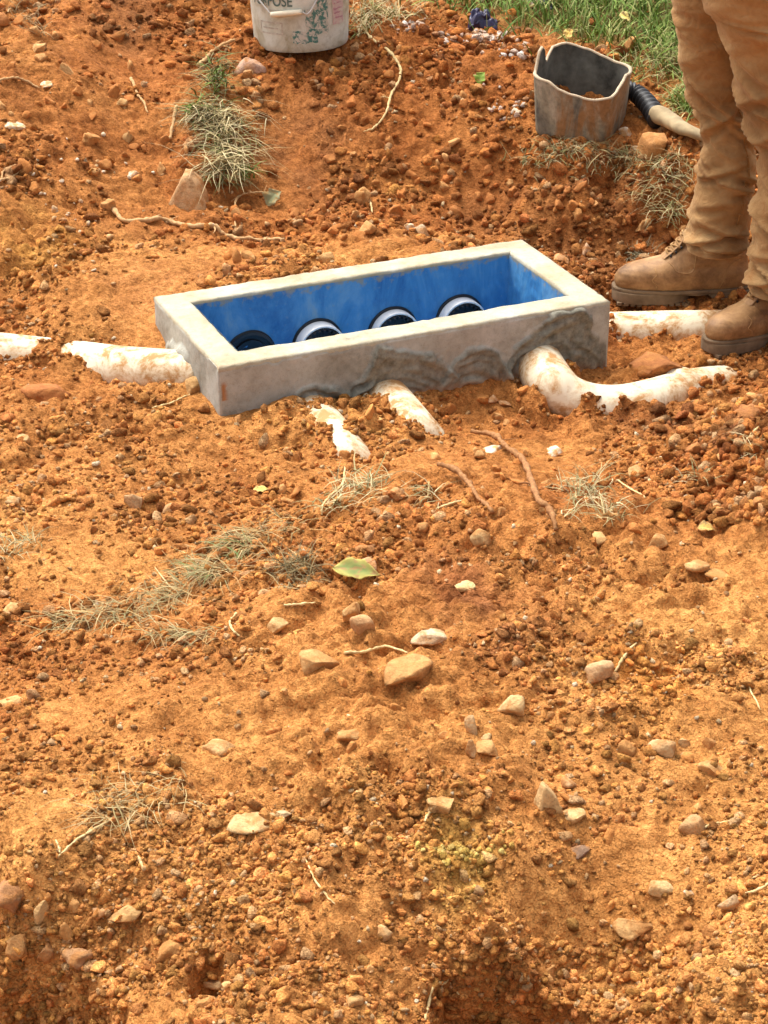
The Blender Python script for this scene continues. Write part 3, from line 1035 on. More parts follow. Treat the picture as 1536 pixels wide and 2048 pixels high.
YB = BW - BT - .004
tops = [(497, 661), (632, 637), (783, 613), (917, 589)]
for k, (px, py) in enumerate(tops):
    c = on_inner_back(px, py)
    c[2] -= .0625
    gk = ring_part('rubber_gasket', c, .060, .072, YB, YB - .014, M_BLACK, chamber, prof=[(.0645, YB + .003), (.064, YB - .004), (.062, YB - .006), (.059, YB - .006), (.0585, YB)])
    if k == 0:
        ring_part('black_plug', c, 0, .06, YB, 0, M_BLACKGLOSS, gk, prof=[(.062, YB), (.0615, YB - .008), (.055, YB - .010), (.054, YB - .002), (.043, YB - .002), (.042, YB - .008), (.032, YB - .008), (.031, YB), (.016, YB), (.015, YB - .006), (.001, YB - .006)])
    else:
        yl = YB - (.036, .030, .033)[k - 1]
        ps = ring_part('pipe_stub', c, .05, .056, YB, yl, M_STUB, chamber, prof=[(.0583, YB), (.0583, yl + .002), (.057, yl), (.0535, yl), (.0530, YB)])
        # flow leveller: black toothed collar inside the pipe's mouth
        n = 96
        ang = np.linspace(0, 2 * np.pi, n, endpoint=False)
        tooth = np.where((np.arange(n) % 4) < 2, .0540, .0470)
        rings = [np.stack([c[0] + r * np.cos(ang), np.full(n, y), c[2] + r * np.sin(ang)], 1) for r, y in ((tooth * 0 + .0532, yl + .004), (tooth, yl - .003), (tooth - .004, yl - .003), (tooth - .005, yl + .018), (tooth * 0 + .001, yl + .021))]
        v, f = loft(rings, False, True)
        obj('toothed_collar', mesh_np('toothed_collar', v, f, False), M_BLACK, ps)

# ------------------------------------------------------------------ buried white pipes
def pipe(label, pts, r, group=None, collars=(), closed=True):
    """pts: [(px, py, z of the axis)]"""
    P = np.array([at_z(*p) for p in pts])
    c = P.mean(0)
    root = empty('drain_pipe', tuple(c), label, 'pipe', group)
    S = smooth_path(P, 10) - c
    v, f = loft(tube_rings(S, r, 36))
    obj('pipe_wall', mesh_np('pipe_wall', v, f), M_PVC, root)
    L = np.r_[0, np.cumsum(np.linalg.norm(np.diff(S, axis=0), axis=1))]
    for t, w in collars:
        s = np.linspace(t * L[-1] - w / 2, t * L[-1] + w / 2, 6)
        Q = np.stack([np.interp(s, L, S[:, k]) for k in range(3)], 1)
        rr = np.array([r + .001, r + .007, r + .0075, r + .0075, r + .007, r + .001])
        v, f = loft(tube_rings(Q, rr, 36))
        obj('coupling', mesh_np('coupling', v, f), M_PVC, root)
    return root


pipe('half-buried white pipe entering the short end of the concrete box beside a round stone', *PIPES['end'][:2])
pipe('white pipe running from the concrete box out under the worn boots', *PIPES['boots'][:2])
pipe('dirty white pipe elbow curving out of the wet mortar on the box front', *PIPES['elbow'][:2], None, [(.60, .05)])
pipe('short earth-smeared stretch of white pipe coming out below the middle of the box front', *PIPES['front'][:2])
pipe('nearly buried white pipe of which only two pale patches show in front of the box', *PIPES['lost'][:2])

# ------------------------------------------------------------------ stones one can pick out
def stone_mesh(seed, kind):
    """shapes: round, angular, slab, shard"""
    par = {'round': (6, .26, (1, .95, .85)), 'angular': (14, .34, (1, .85, .8)), 'slab': (11, .34, (1, .75, .42)), 'shard': (12, .36, (1, .45, .4)), 'clod': (6, .5, (1, .85, .75)), 'wedge': (13, .30, (1, .7, .85))}[kind]
    if kind == 'wedge':       # a broken block: hull of a slanting outline, thinner towards the top
        g = np.random.default_rng(seed)
        bm = bmesh.new()
        for x, z in ((-1, -.75), (-.92, -.2), (-.42, .9), (-.2, 1.0), (.22, .62), (.62, .1), (1, -.8)):
            for sy in (-1, 1):
                w_ = .62 - .30 * (z + 1) / 2
                bm.verts.new((x + g.normal() * .04, sy * w_ * g.uniform(.75, 1.15) + .15 * z, z + g.normal() * .04))
        hull = bmesh.ops.convex_hull(bm, input=bm.verts)
        bmesh.ops.delete(bm, geom=[e for e in hull['geom_interior'] if isinstance(e, bmesh.types.BMVert)], context='VERTS')
        bmesh.ops.triangulate(bm, faces=bm.faces)
        bmesh.ops.subdivide_edges(bm, edges=bm.edges, cuts=4, use_grid_fill=True)
        bmesh.ops.triangulate(bm, faces=bm.faces)
        bm.verts.index_update()
        v = np.array([q.co[:] for q in bm.verts])
        f = np.array([[q.index for q in p.verts] for p in bm.faces])
        bm.free()
        v = v * (1 + .05 * noise3(v * 4, seed) + .02 * noise3(v * 11, seed + 3))[:, None]
        return mesh_np('stone', v, f, False)
    v, f = lump(3, seed, par[0], par[1], par[2])
    g = np.random.default_rng(seed)
    v = v * (1 + (.05 if kind != 'clod' else .10) * noise3(v * 9, seed + 71) + (.035 if kind != 'clod' else .07) * noise3(v * 22, seed + 72))[:, None]
    if kind == 'wedge':
        v[:, :2] *= (1 - .62 * np.clip((v[:, 2:] + .7) / 1.5, 0, 1))
    v = v / ((v.max(0) - v.min(0)) / 2 * np.array([1 / par[2][0], 1 / par[2][1], 1 / par[2][2]])).max()
    return mesh_np('stone', v, f)


TAN, PALEC, ORANGE, PINK, GREY, BROWN, YEL = (.53, .32, .13), (.58, .39, .18), (.48, .24, .08), (.54, .33, .18), (.46, .35, .22), (.30, .13, .05), (.62, .42, .13)
STONES = [
    (497, 128, 66, 58, 'angular', (.52, .34, .25), 'pinkish rock with a white face sitting just below the white bucket'),
    (383, 396, 86, 64, 'wedge', (.55, .34, .17), 'large tan wedge-shaped rock lying above the long bent root'),
    (840, 458, 36, 26, 'angular', GREY, 'grey-tan stone beside the white chalk lump behind the box'),
    (385, 766, 44, 42, 'round', (.50, .30, .12), 'round tan stone wedged against the short end wall of the box'),
    (1312, 284, 62, 66, 'angular', (.50, .25, .09), 'blocky orange rock on the ledge beside the dark bucket'),
    (1262, 80, 32, 36, 'angular', (.55, .28, .10), 'orange rock lying alone in the green grass'),
    (134, 137, 30, 28, 'round', TAN, 'round tan stone on the top of the earth bank, below a paler flat one'),
    (81, 93, 34, 20, 'slab', (.58, .36, .15), 'flat tan stone near the top of the earth bank'),
    (70, 59, 26, 24, 'round', TAN, 'small round tan stone beside the dry grass on the bank top'),
    (8, 37, 42, 44, 'round', (.42, .17, .055), 'ball-shaped red-brown clod cut off by the edge of the picture at the bank top'),
    (177, 276, 42, 32, 'clod', ORANGE, 'smooth orange clod with a dark gap beneath it on the bare bank slope'),
    (255, 274, 24, 22, 'angular', TAN, 'small squarish tan stone on the smooth slope beside the grass sod'),
    (243, 205, 24, 16, 'angular', TAN, 'little tan stone beside a dry twig on the upper bank slope'),
    (48, 876, 36, 26, 'angular', PALEC, 'pale tan stone alone on the earth below the buried pipe'),
    (1020, 1406, 62, 58, 'round', PALEC, 'pale round stone like a bun, the largest round one on the bare earth'),
    (944, 1447, 26, 54, 'shard', (.57, .41, .22), 'upright pale stone shard just beside the large round stone'),
    (940, 1496, 24, 44, 'shard', (.57, .40, .21), 'striped narrow stone shard below the upright pale one'),
    (978, 1496, 52, 32, 'angular', TAN, 'tan stone lying next to the striped narrow shard'),
    (970, 1472, 26, 14, 'slab', PALEC, 'small pale flat stone between the two upright shards'),
    (628, 1312, 84, 58, 'angular', TAN, 'big tan half-buried stone at the end of the thin straw stem'),
    (815, 1337, 100, 56, 'slab', (.50, .27, .10), 'broad orange-tan slab of stone under the white flat shard'),
    (858, 1270, 78, 34, 'shard', (.60, .47, .30), 'whitish flat stone shard with a dark underside'),
    (1190, 1346, 62, 44, 'angular', (.56, .35, .18), 'pinkish stone with a dark gap on one side beside a pale straw'),
    (440, 1496, 68, 46, 'angular', PALEC, 'pale angular stone pressed in the smooth earth'),
    (700, 1466, 56, 32, 'slab', TAN, 'low tan stone half sunk between the two big slabs and the shards'),
    (703, 1222, 36, 44, 'angular', TAN, 'tall tan stone leaning behind a rounder one below the green leaf'),
    (722, 1246, 50, 46, 'round', (.52, .30, .14), 'rounded tan stone in front of the taller one below the green leaf'),
    (732, 1126, 52, 34, 'round', (.55, .36, .22), 'tan stone sheltering behind the yellow-green leaf'),
    (728, 1094, 38, 22, 'round', (.42, .20, .08), 'orange-brown clod just above the stone with the leaf'),
    (964, 1073, 46, 38, 'angular', PALEC, 'pale knobbly stone below the shorter bent stick'),
    (795, 985, 34, 26, 'round', PINK, 'rounded pinkish stone on the ridge of spoil'),
    (1195, 1077, 52, 26, 'slab', TAN, 'flat tan stone just beyond the lower end of the long stick'),
    (1318, 1080, 42, 32, 'angular', TAN, 'tan stone on the ridge beside the dry grass tuft at the far end'),
    (1395, 1126, 52, 28, 'slab', (.55, .33, .14), 'low tan stone on the open earth below the ridge end'),
    (1315, 1766, 62, 40, 'round', (.60, .42, .20), 'pale oval stone like an egg on the bare earth'),
    (1461, 1801, 48, 44, 'angular', (.58, .42, .24), 'pale knobbly stone beside curved straws at the picture edge'),
    (1268, 1851, 72, 44, 'slab', TAN, 'long tan slab above the dark hollow'),
    (1383, 1646, 56, 50, 'round', (.44, .26, .12), 'brownish round stone with a dark hole behind it'),
    (1095, 1602, 52, 48, 'wedge', PALEC, 'pale triangular stone pointing upwards'),
    (1146, 1630, 46, 28, 'angular', PALEC, 'pale smaller stone just beside the triangular one'),
    (885, 1602, 60, 34, 'slab', TAN, 'low tan stone half sunk in the smooth ochre earth'),
    (1316, 1487, 70, 46, 'angular', (.58, .42, .22), 'pale broken stone crusted with earth, largest of its cluster'),
    (1250, 1490, 44, 40, 'angular', ORANGE, 'orange clod next to the pale broken stone'),
    (1366, 1480, 26, 24, 'shard', PALEC, 'small pale shard beside the pale broken stone'),
    (1426, 1536, 54, 42, 'round', TAN, 'rounded tan stone on open ochre earth'),
    (425, 1970, 56, 32, 'slab', (.58, .40, .20), 'flat tan shard with a dark shaded side over a small hollow'),
    (458, 1976, 34, 26, 'round', TAN, 'tan stone touching the flat shaded shard'),
    (408, 2006, 48, 32, 'clod', ORANGE, 'orange crumbly clod in front of the flat shaded shard'),
    (82, 1818, 32, 60, 'shard', (.55, .36, .16), 'tan elongated stone standing beside the large brown clod'),
    (258, 1824, 74, 46, 'shard', TAN, 'long tan stone slanting down the spoil'),
    (200, 1828, 34, 24, 'angular', PINK, 'small pinkish-grey stone next to the long slanting one'),
    (28, 1786, 100, 78, 'clod', (.34, .17, .08), 'large crumbly brown clod overhanging the hollow'),
    (152, 1905, 64, 52, 'clod', (.32, .18, .09), 'grey-brown clod with a hole at its side in the hollow'),
    (95, 1905, 42, 44, 'clod', (.40, .20, .08), 'middle-sized clod between the grey one and the hollow wall'),
    (40, 1888, 52, 54, 'clod', (.42, .22, .08), 'tan-brown clod deep in the hollow under the overhang'),
    (135, 1868, 30, 46, 'angular', ORANGE, 'orange upright clod above the grey-brown one'),
    (764, 1864, 36, 38, 'angular', (.58, .38, .18), 'tan blocky stone above the dark crack in the earth'),
    (705, 2000, 40, 32, 'round', TAN, 'rounded tan stone low in the loose crumbs'),
    (345, 1900, 60, 50, 'clod', ORANGE, 'orange-brown clod on the shaded lip of spoil'),
    (1160, 1700, 44, 15, 'slab', (.20, .13, .09), 'thin dark chip of stone lying flat on the ochre earth'),
    (1158, 1640, 0, 0, None, None, None),
    (565, 1626, 34, 20, 'slab', (.60, .48, .28), 'pale end piece of the long flat stone strip'),
    (500, 1638, 110, 24, 'slab', (.55, .38, .18), 'long low strip of pale stone in the bare earth'),
    (90, 772, 94, 44, 'clod', (.34, .12, .035), 'dark red-brown clod below the buried pipe'),
    (1325, 728, 110, 46, 'clod', (.30, .11, .035), 'broad dark brown clump between the box and the boots'),
    (984, 798, 22, 18, 'angular', PINK, 'small pale pinkish stone, the brighter of two before the box front'),
    (1008, 806, 28, 16, 'angular', PINK, 'small flat pinkish stone, the wider of two before the box front'),
    (1117, 516, 38, 22, 'angular', (.55, .30, .14), 'orange-tan stone against the outside of the box rim'),
    (1173, 497, 24, 38, 'shard', (.55, .36, .22), 'thin pale stone shard standing up beyond the box rim'),
    (548, 1248, 52, 32, 'angular', (.55, .36, .16), 'tan stone on the smooth earth beside a curled straw'),
    (655, 516, 34, 26, 'angular', TAN, 'tan stone just behind the long far rim of the box'),
    (22, 995, 40, 22, 'slab', (.58, .40, .20), 'pale flat stone on the earth at the picture edge below the pipe'),
    (270, 1000, 36, 46, 'angular', (.58, .38, .20), 'tan knobbly stone above the strip of dry grass'),
    (340, 1010, 50, 30, 'slab', (.55, .33, .16), 'flattish orange-tan stone beside the knobbly one above the dry grass'),
    (1275, 945, 40, 32, 'angular', TAN, 'tan stone in the spoil near the dry tuft on the ridge'),
    (1440, 1145, 60, 26, 'slab', ORANGE, 'wide orange slab of earth on the open slope'),
    (1500, 1690, 0, 0, None, None, None),
    (30, 1400, 60, 22, 'slab', (.58, .34, .14), 'broad pale slab in the earth at the picture edge'),
    (25, 1215, 44, 22, 'slab', TAN, 'low tan stone in the smooth scraped earth at the picture edge'),
    (1135, 1565, 34, 30, 'angular', (.56, .34, .17), 'pinkish-tan stone above the triangular one'),
    (930, 1170, 50, 16, 'shard', (.62, .46, .22), 'narrow pale chip on the earth to the side of the leaf'),
    (960, 910, 22, 16, 'angular', TAN, 'tiny tan stone by the top end of the long stick'),
    (840, 1000, 40, 26, 'clod', ORANGE, 'orange clod under the shorter bent stick'),
    (1395, 890, 46, 34, 'clod', (.36, .14, .045), 'red-brown clod on the foot of the spoil heap at the picture edge'),
    (1500, 830, 70, 46, 'clod', (.34, .14, .05), 'large brown clod on top of the spoil heap at the picture edge'),
    (1440, 960, 54, 40, 'clod', (.38, .16, .05), 'brown clod on the front of the spoil heap'),
    (1520, 1000, 40, 34, 'clod', (.40, .18, .06), 'orange-brown clod low on the spoil heap at the picture edge'),
]


def place_stone(px, py, w, h, kind, col, label, i, mat=None, name='stone', cat='stone', group=None):
    p = at(px, py + h * .28)
    k = px_per_m(p)
    r = w / k / 2
    me = stone_mesh(100 + i, kind)
    o = obj(name, me, mat or M_STONE)
    o.color = (*col, 1)
    v = np.array([q.co[:] for q in me.vertices])
    ext = (v.max(0) - v.min(0)) / 2
    g = np.random.default_rng(900 + i)
    el = math.asin(max(.05, min(1, (CAM_Z - p[2]) / np.linalg.norm(p - np.array([0, 0, CAM_Z])))))
    upright = h > w * 1.15
    if upright:
        s = h / k / 2 / math.cos(el)
        o.rotation_euler = (0, -math.radians(90) + g.uniform(-.2, .2), g.uniform(-.5, .5))
        o.scale = (s / ext[0], r / ext[1] * .8, r / ext[2])
        hz = s
    else:
        hz = max(.35 * r, min(1.1 * r, (h / k / 2 - r * .55 * math.sin(el)) / math.cos(el) + .2 * r))
        o.rotation_euler = (g.uniform(-.2, .2), g.uniform(-.2, .2), g.uniform(-.35, .35))
        o.scale = (r / ext[0], min(r * .85, r) / ext[1], hz / ext[2])
    sink = .46
    if kind == 'wedge':
        hz, sink = h / k / 2 / math.cos(el) * 1.15, .22
        o.scale = (r / ext[0], r * .8 / ext[1], hz / ext[2])
    o.location = (p[0], p[1] + r * .1, Hs(p[0], p[1]) + hz * (1 - 2 * sink))
    return tag(o, label, cat, group)


for i, s in enumerate(STONES):
    if s[4]:
        nm = 'earth_clod' if s[4] == 'clod' else 'stone'
        place_stone(*s[:6], s[6], i, None, nm, 'clod' if nm == 'earth_clod' else 'stone')
WHITES = [
    (265, 348, 22, 16, 'round', 'bright white pebble alone on the bank above the tan wedge rock'),
    (818, 453, 22, 20, 'angular', 'white chalk lump behind the far rim of the box'),
    (1252, 262, 26, 34, 'shard', 'white broken fragment standing at the foot of the dark bucket'),
    (95, 167, 30, 16, 'angular', 'white elongated stone high on the earth bank'),
    (425, 452, 12, 18, 'round', 'small white lump stuck on the bend of the long root'),
    (1328, 323, 14, 11, 'round', 'tiny white pebble in front of the orange blocky rock'),
    (1275, 296, 26, 9, 'slab', 'thin white sliver below the white fragment by the dark bucket'),
    (1378, 1787, 20, 14, 'angular', 'little white chip beside the pale oval stone'),
    (122, 362, 14, 12, 'round', 'small white pebble, the higher of two below the pale streak on the bank'),
    (110, 418, 14, 20, 'angular', 'small upright white chip low on the bank'),
    (985, 900, 40, 14, 'slab', 'white patch of broken pipe under the top of the long stick'),
    (30, 252, 44, 9, 'slab', 'long pale streak of chalky stone on the bank at the picture edge'),
    (1030, 222, 24, 12, 'slab', 'white chip on the earth just beside the dark bucket'),
    (1110, 905, 44, 14, 'slab', 'crumbled white fragment beside the long stick in the trench'),
]
for i, (px, py, w, h, kd, lb) in enumerate(WHITES):
    place_stone(px, py, w, h, kd, (.8, .78, .72), lb, 300 + i, M_WHITE, 'white_stone', 'stone')

# loose clods: each its own object, told apart by colour, size and what lies next to it
REG = [
    ('clods on the bank below the white bucket', (640, 980, 60, 440), 46),
    ('clods on the upper bank', (0, 380, 20, 420), 52),
    ('clods on the bank under the dark bucket', (980, 1400, 310, 480), 22),
    ('clods along the front of the box', (440, 1080, 775, 850), 20),
    ('clods on the ridge of spoil', (560, 1300, 900, 1060), 40),
    ('clods on the spoil heap', (1340, 1536, 790, 1040), 30),
    ('clods behind the far rim', (430, 900, 420, 520), 24),
    ('clods on the bare ground', (80, 1500, 1180, 1780), 34),
    ('clods in the loose spoil and hollows', (30, 1500, 1800, 2040), 40),
]
MARKS = [(497, 128, 'pinkish rock under the white bucket'), (383, 396, 'large tan wedge rock'), (440, 290, 'grass sod on the bank'), (400, 456, 'long bent tan root'), (840, 458, 'chalk lump behind the box'), (1312, 284, 'blocky orange rock'), (134, 137, 'round tan stone on the bank'), (81, 93, 'flat tan stone on the bank top'), (8, 37, 'ball-shaped clod on the bank top'), (177, 276, 'smooth orange clod on the slope'), (255, 274, 'squarish tan stone on the slope'), (265, 348, 'bright white pebble'), (95, 167, 'white elongated stone'), (40, 252, 'pale chalky streak'), (20, 350, 'forked pale root'), (780, 160, 'yellow stringy root'), (700, 240, 'bare gully by the stringy root'), (960, 170, 'bright green leaf'), (900, 100, 'white rubble'), (1160, 300, 'dark bucket'), (1340, 420, 'hanging dry blades'), (1117, 516, 'orange-tan stone at the rim'), (1173, 497, 'thin upright shard at the rim'), (655, 516, 'tan stone behind the rim'), (520, 485, 'end of the bent root'), (550, 410, 'withered leaf'),
    (500, 800, 'wall corner of the box'), (800, 830, 'short stub of pipe'), (670, 880, 'nearly buried pipe'), (985, 800, 'two pale pinkish stones'), (1010, 920, 'top of the long stick'), (1090, 1030, 'foot of the long stick'), (930, 985, 'shorter bent stick'), (690, 980, 'greyish grass on the ridge'), (795, 985, 'rounded pinkish stone'), (964, 1073, 'pale knobbly stone on the ridge'), (1180, 990, 'dry tuft on the ridge'), (1318, 1080, 'tan stone at the ridge end'), (1195, 1077, 'flat tan stone on the ridge'), (1500, 830, 'large brown clod on the heap'), (1440, 960, 'brown clod on the heap front'), (1395, 890, 'red-brown clod at the heap foot'), (1412, 1066, 'curled yellow-brown leaf'),
    (715, 1150, 'yellow-green leaf'), (1020, 1406, 'large pale round stone'), (944, 1447, 'upright pale shard'), (628, 1312, 'big half-buried tan stone'), (815, 1337, 'broad orange-tan slab'), (858, 1270, 'whitish flat shard'), (1190, 1346, 'pinkish stone by the straw'), (440, 1496, 'pale angular stone in the smooth earth'), (548, 1248, 'tan stone by the curled straw'), (300, 1240, 'matted dry grass strip'), (1315, 1766, 'pale oval stone'), (1461, 1801, 'knobbly stone by the straws'), (1268, 1851, 'long tan slab'), (1383, 1646, 'brownish round stone'), (1095, 1602, 'pale triangular stone'), (885, 1602, 'low tan stone in ochre earth'), (1316, 1487, 'pale broken stone'), (1426, 1536, 'rounded tan stone on ochre earth'), (430, 1970, 'flat shaded shard'), (258, 1824, 'long slanting tan stone'), (28, 1786, 'large overhanging clod'), (152, 1905, 'grey-brown clod with a hole'), (764, 1864, 'tan blocky stone'), (705, 2000, 'rounded tan stone in the crumbs'), (1160, 1700, 'thin dark chip'), (540, 1630, 'long low strip of stone'), (920, 1705, 'yellow earth crumbs'), (290, 1600, 'pale dry grass wisps'), (960, 1885, 'dark crack in the earth'), (870, 2000, 'forked straw'), (1290, 2000, 'dark hollow'), (640, 1765, 'hanging brown stalk')]
lib = [(stone_mesh(7000 + i, ('clod', 'angular', 'clod', 'round')[i % 4]), ('crumbly', 'angular', 'crumbly', 'rounded')[i % 4]) for i in range(12)]
gr = np.random.default_rng(5)
cells = {}
for gname, (x0, x1, y0, y1), cnt in REG:
    for q in range(cnt):
        for _ in range(20):
            px, py = gr.uniform(x0, x1), gr.uniform(y0, y1)
            p = at(px, py)
            if box_dist(p[:1], p[1:2])[0] > .03:
                break
        rp = gr.uniform(9, 19)
        r = rp / px_per_m(p)
        me, shape = lib[gr.integers(0, 12)]
        o = obj('earth_clod', me, M_STONE)
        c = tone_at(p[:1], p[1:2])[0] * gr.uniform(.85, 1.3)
        word = 'orange'
        if gr.uniform() < .28:
            c = c * .4 + np.array(TAN) * .7
            word = 'tan'
        elif p[1] > 4.4:
            word = 'red-brown'
        o.color = (*np.clip(c * 1.05, 0, 1), 1)
        sc3 = np.array([gr.uniform(.8, 1.2), gr.uniform(.7, 1.1), gr.uniform(.7, 1)])
        o.scale = tuple(r * sc3)
        o.rotation_euler = gr.uniform(0, 6.28, 3)
        o.location = (p[0], p[1], Hs(p[0], p[1]) + r * .02)
        tag(o, None, 'clod', gname)
        mk = min(MARKS, key=lambda m: (m[0] - px) ** 2 + (m[1] - py) ** 2)
        dx, dy = px - mk[0], py - mk[1]
        rel = 'above' if dy < -abs(dx) * .8 else 'below' if dy > abs(dx) * .8 else 'beside'
        cells.setdefault((mk[2], rel, word, shape), []).append((rp * sc3.prod() ** (1 / 3), o))
RANK = {1: [''], 2: ['larger ', 'smaller '], 3: ['largest ', 'middle-sized ', 'smallest ']}
ORD = ['largest ', 'second largest ', 'third largest ', 'fourth largest ', 'fifth largest ', 'sixth largest ', 'seventh largest ', 'eighth largest ']
for (mk, rel, word, shape), lst in cells.items():
    lst.sort(key=lambda t: -t[0])
    rk = RANK.get(len(lst), ORD)
    for k, (_, o) in enumerate(lst):
        o['label'] = f'{rk[min(k, len(rk) - 1)]}{shape} {word} clod just {rel} the {mk}'

# ------------------------------------------------------------------ roots, sticks, straws
def ground_line(pts, lift):
    out = []
    for q in pts:
        p = at(q[0], q[1])
        out.append((p[0], p[1], Hs(p[0], p[1]) + lift + (q[2] if len(q) > 2 else 0)))
    return out


def stick(name, label, cat, pts, w, mat, lift=.004, group=None, n=8, wob=.002, seed=0):
    P = smooth_path(np.array(ground_line(pts, lift)), 8)
    # never dive under the earth except at the ends
    P[:, 2] = np.maximum(P[:, 2], H(P[:, 0], P[:, 1]) + lift * .6)
    k = np.ones(5) / 5
    zz = np.convolve(np.pad(P[:, 2], 2, 'edge'), k, 'valid')
    P[:, 2] = np.maximum(zz, P[:, 2] - .004)
    g = np.random.default_rng(seed + len(P))
    P += g.normal(size=P.shape) * wob * .4
    kk = px_per_m(P[len(P) // 2])
    ws = np.asarray(w, float) / kk / 2
    r = np.interp(np.linspace(0, 1, len(P)), np.linspace(0, 1, len(np.atleast_1d(ws))), np.atleast_1d(ws))
    r = r * (1 + .22 * g.normal(size=len(P)))
    r = np.clip(r, .0006, None)
    v, f = loft(tube_rings(P, r, n))
    o = tag(obj(name, mesh_np(name, v, f), mat), label, cat, group)
    if name in ('root', 'stick') and len(pts) > 5:          # torn side rootlets
        for q in range(4):
            i = int(g.integers(3, len(P) - 3))
            d = np.array([g.normal(), g.normal() * 1.5, abs(g.normal()) * .3]); d /= np.linalg.norm(d)
            ln_ = g.uniform(.015, .045)
            b_ = smooth_path(np.array([P[i], P[i] + d * ln_ * .5 + g.normal(size=3) * .002, P[i] + d * ln_ + np.array([0, 0, -.004])]), 4)
            v, f = loft(tube_rings(b_, np.linspace(r[i] * .45, .0006, len(b_)), 6))
            obj('rootlet', mesh_np('rootlet', v, f), mat, o)
    return o


stick('root', 'long bent tan root lying across the slope behind the box', 'root', [(228, 425), (250, 447), (300, 446), (340, 450), (385, 457), (425, 458), (445, 472), (475, 482), (520, 487), (568, 483)], [7, 11, 10, 9, 9, 10, 10, 8, 7, 5], M_ROOTPALE, .006)
stick('root', 'pale straight root beside the white bucket above the sod', 'root', [(398, 138), (420, 118), (443, 98), (470, 84)], [8, 8, 7, 6], M_ROOTPALE, .008)
stick('root', 'thin yellow stringy root looping down the bank below the white bucket', 'root', [(738, 84), (775, 105), (798, 135), (800, 165), (783, 195), (772, 230), (752, 258), (728, 270)], [5, 6, 6, 5, 5, 4, 4, 3], M_STRAW, .006)
stick('root', 'thin grey hooked root beside a withered leaf behind the box', 'root', [(471, 462), (471, 430), (475, 410, .01), (500, 400, .012), (530, 398, .01), (545, 408)], [3, 4, 4, 4, 4, 3], M_ROOTPALE, .006)
stick('stick', 'long brown bent stick reaching from the trench over the ridge', 'stick', [(942, 880, .012), (985, 890, .015), (1015, 912, .012), (1045, 935, .008), (1062, 975, .008), (1075, 1010, .006), (1098, 1035, .004), (1112, 1068)], [10, 13, 12, 13, 12, 11, 12, 9], M_ROOT, .008)
stick('stick', 'shorter brown bent stick on the ridge beside the long one', 'stick', [(876, 948, .012), (905, 955, .012), (930, 975, .008), (952, 1005, .006), (985, 1038)], [10, 13, 11, 9, 8], M_ROOT, .008)
stick('twig', 'pale thin twig arching down the ridge near the dry grass', 'twig', [(690, 945), (683, 975), (660, 1000), (645, 1020), (644, 1040)], [4, 5, 5, 4, 3], M_STRAW, .006)
stick('twig', 'dry brown twig beside the small tan stone on the smooth slope', 'twig', [(262, 160), (275, 192), (288, 210), (296, 230)], [5, 5, 5, 3], M_ROOTPALE, .005)
stick('twig', 'short orange twig stuck upright beside the sod', 'twig', [(341, 284), (347, 255, .01), (354, 228, .02)], [6, 7, 7], M_ROOTPALE, .006)
stick('twig', 'forked pale root curling at the picture edge on the bank', 'root', [(0, 365), (25, 358), (40, 345), (30, 335), (8, 345), (4, 362)], [6, 6, 5, 4, 4, 3], M_ROOTPALE, .005)
stick('root', 'pale root lying level high on the bank beside white pebbles', 'root', [(0, 165), (30, 161), (55, 168), (80, 180)], [4, 5, 5, 3], M_ROOTPALE, .005)
STRAWS = [
    ('thin grey straw stem running into the broad orange slab', [(690, 1312), (730, 1312), (770, 1305), (815, 1307)], 6),
    ('pale straw leaning beside the pinkish stone', [(1230, 1350), (1243, 1328), (1258, 1305), (1272, 1292)], 6),
    ('curled pale straw hooked below the dry grass strip', [(472, 1232), (460, 1250), (466, 1268), (480, 1282)], 5),
    ('short straight straw on the smooth earth near the leaf', [(568, 1215), (600, 1214), (632, 1212)], 5),
    ('thin straw along the slope at the end of the ground', [(1490, 1365), (1505, 1395), (1520, 1425)], 4),
    ('forked straw pair bent beside the crumbs closest to the viewer', [(850, 2048), (856, 2020), (870, 1990), (890, 1978), (920, 2018)], 6),
    ('curved straw beside the knobbly pale stone', [(1490, 1792), (1515, 1788), (1545, 1770)], 6),
    ('thin straw arching above the knobbly pale stone', [(1488, 1775), (1500, 1765), (1520, 1752)], 4),
    ('long thin straw slanting across the smooth ochre earth', [(1410, 1660), (1440, 1652), (1480, 1645)], 4),
    ('thin brown stalk hanging down beside the ochre patch', [(612, 1725), (630, 1770), (655, 1800), (670, 1815)], 4),
    ('pale curved straw between low stones and the ochre earth', [(850, 1650), (858, 1632), (875, 1620)], 6),
    ('little pale stalk lying on the crumbs beside the spoil lip', [(277, 1718), (282, 1732), (287, 1745)], 6),
    ('long straw stalk crossing the earth below the pale dry grass', [(115, 1720), (150, 1690), (185, 1668), (230, 1640)], 6),
    ('second straw stalk forking from the long one under the dry grass', [(120, 1712), (118, 1698), (112, 1688)], 5),
    ('pale straw standing at the knot of dry grass on the ridge', [(855, 1010), (857, 995, .008), (858, 978, .012)], 4),
    ('straw lying across the ridge before the shorter stick', [(870, 1022), (900, 1012), (930, 1005)], 5),
    ('thin straw on the smooth trench floor beyond the ridge', [(1235, 965), (1262, 985), (1290, 1000)], 4),
    ('long straw lying on the spoil heap at the picture edge', [(1480, 905), (1500, 880), (1530, 850)], 5),
    ('thin rootlet on the earth below the end wall of the box', [(305, 820), (335, 812), (362, 800), (380, 792)], 4),
    ('short tan twig beside the box far rim', [(738, 395), (742, 415), (745, 430)], 4),
    ('yellow curled stalk beside the grass edge by the white bucket', [(715, 65), (735, 72), (745, 85), (760, 95)], 5),
]
for i, (lb, pts, w) in enumerate(STRAWS):
    stick('straw', lb, 'straw', pts, [w * .8, w, w, w * .6], M_STRAW, .004, seed=i, n=6, wob=.001)

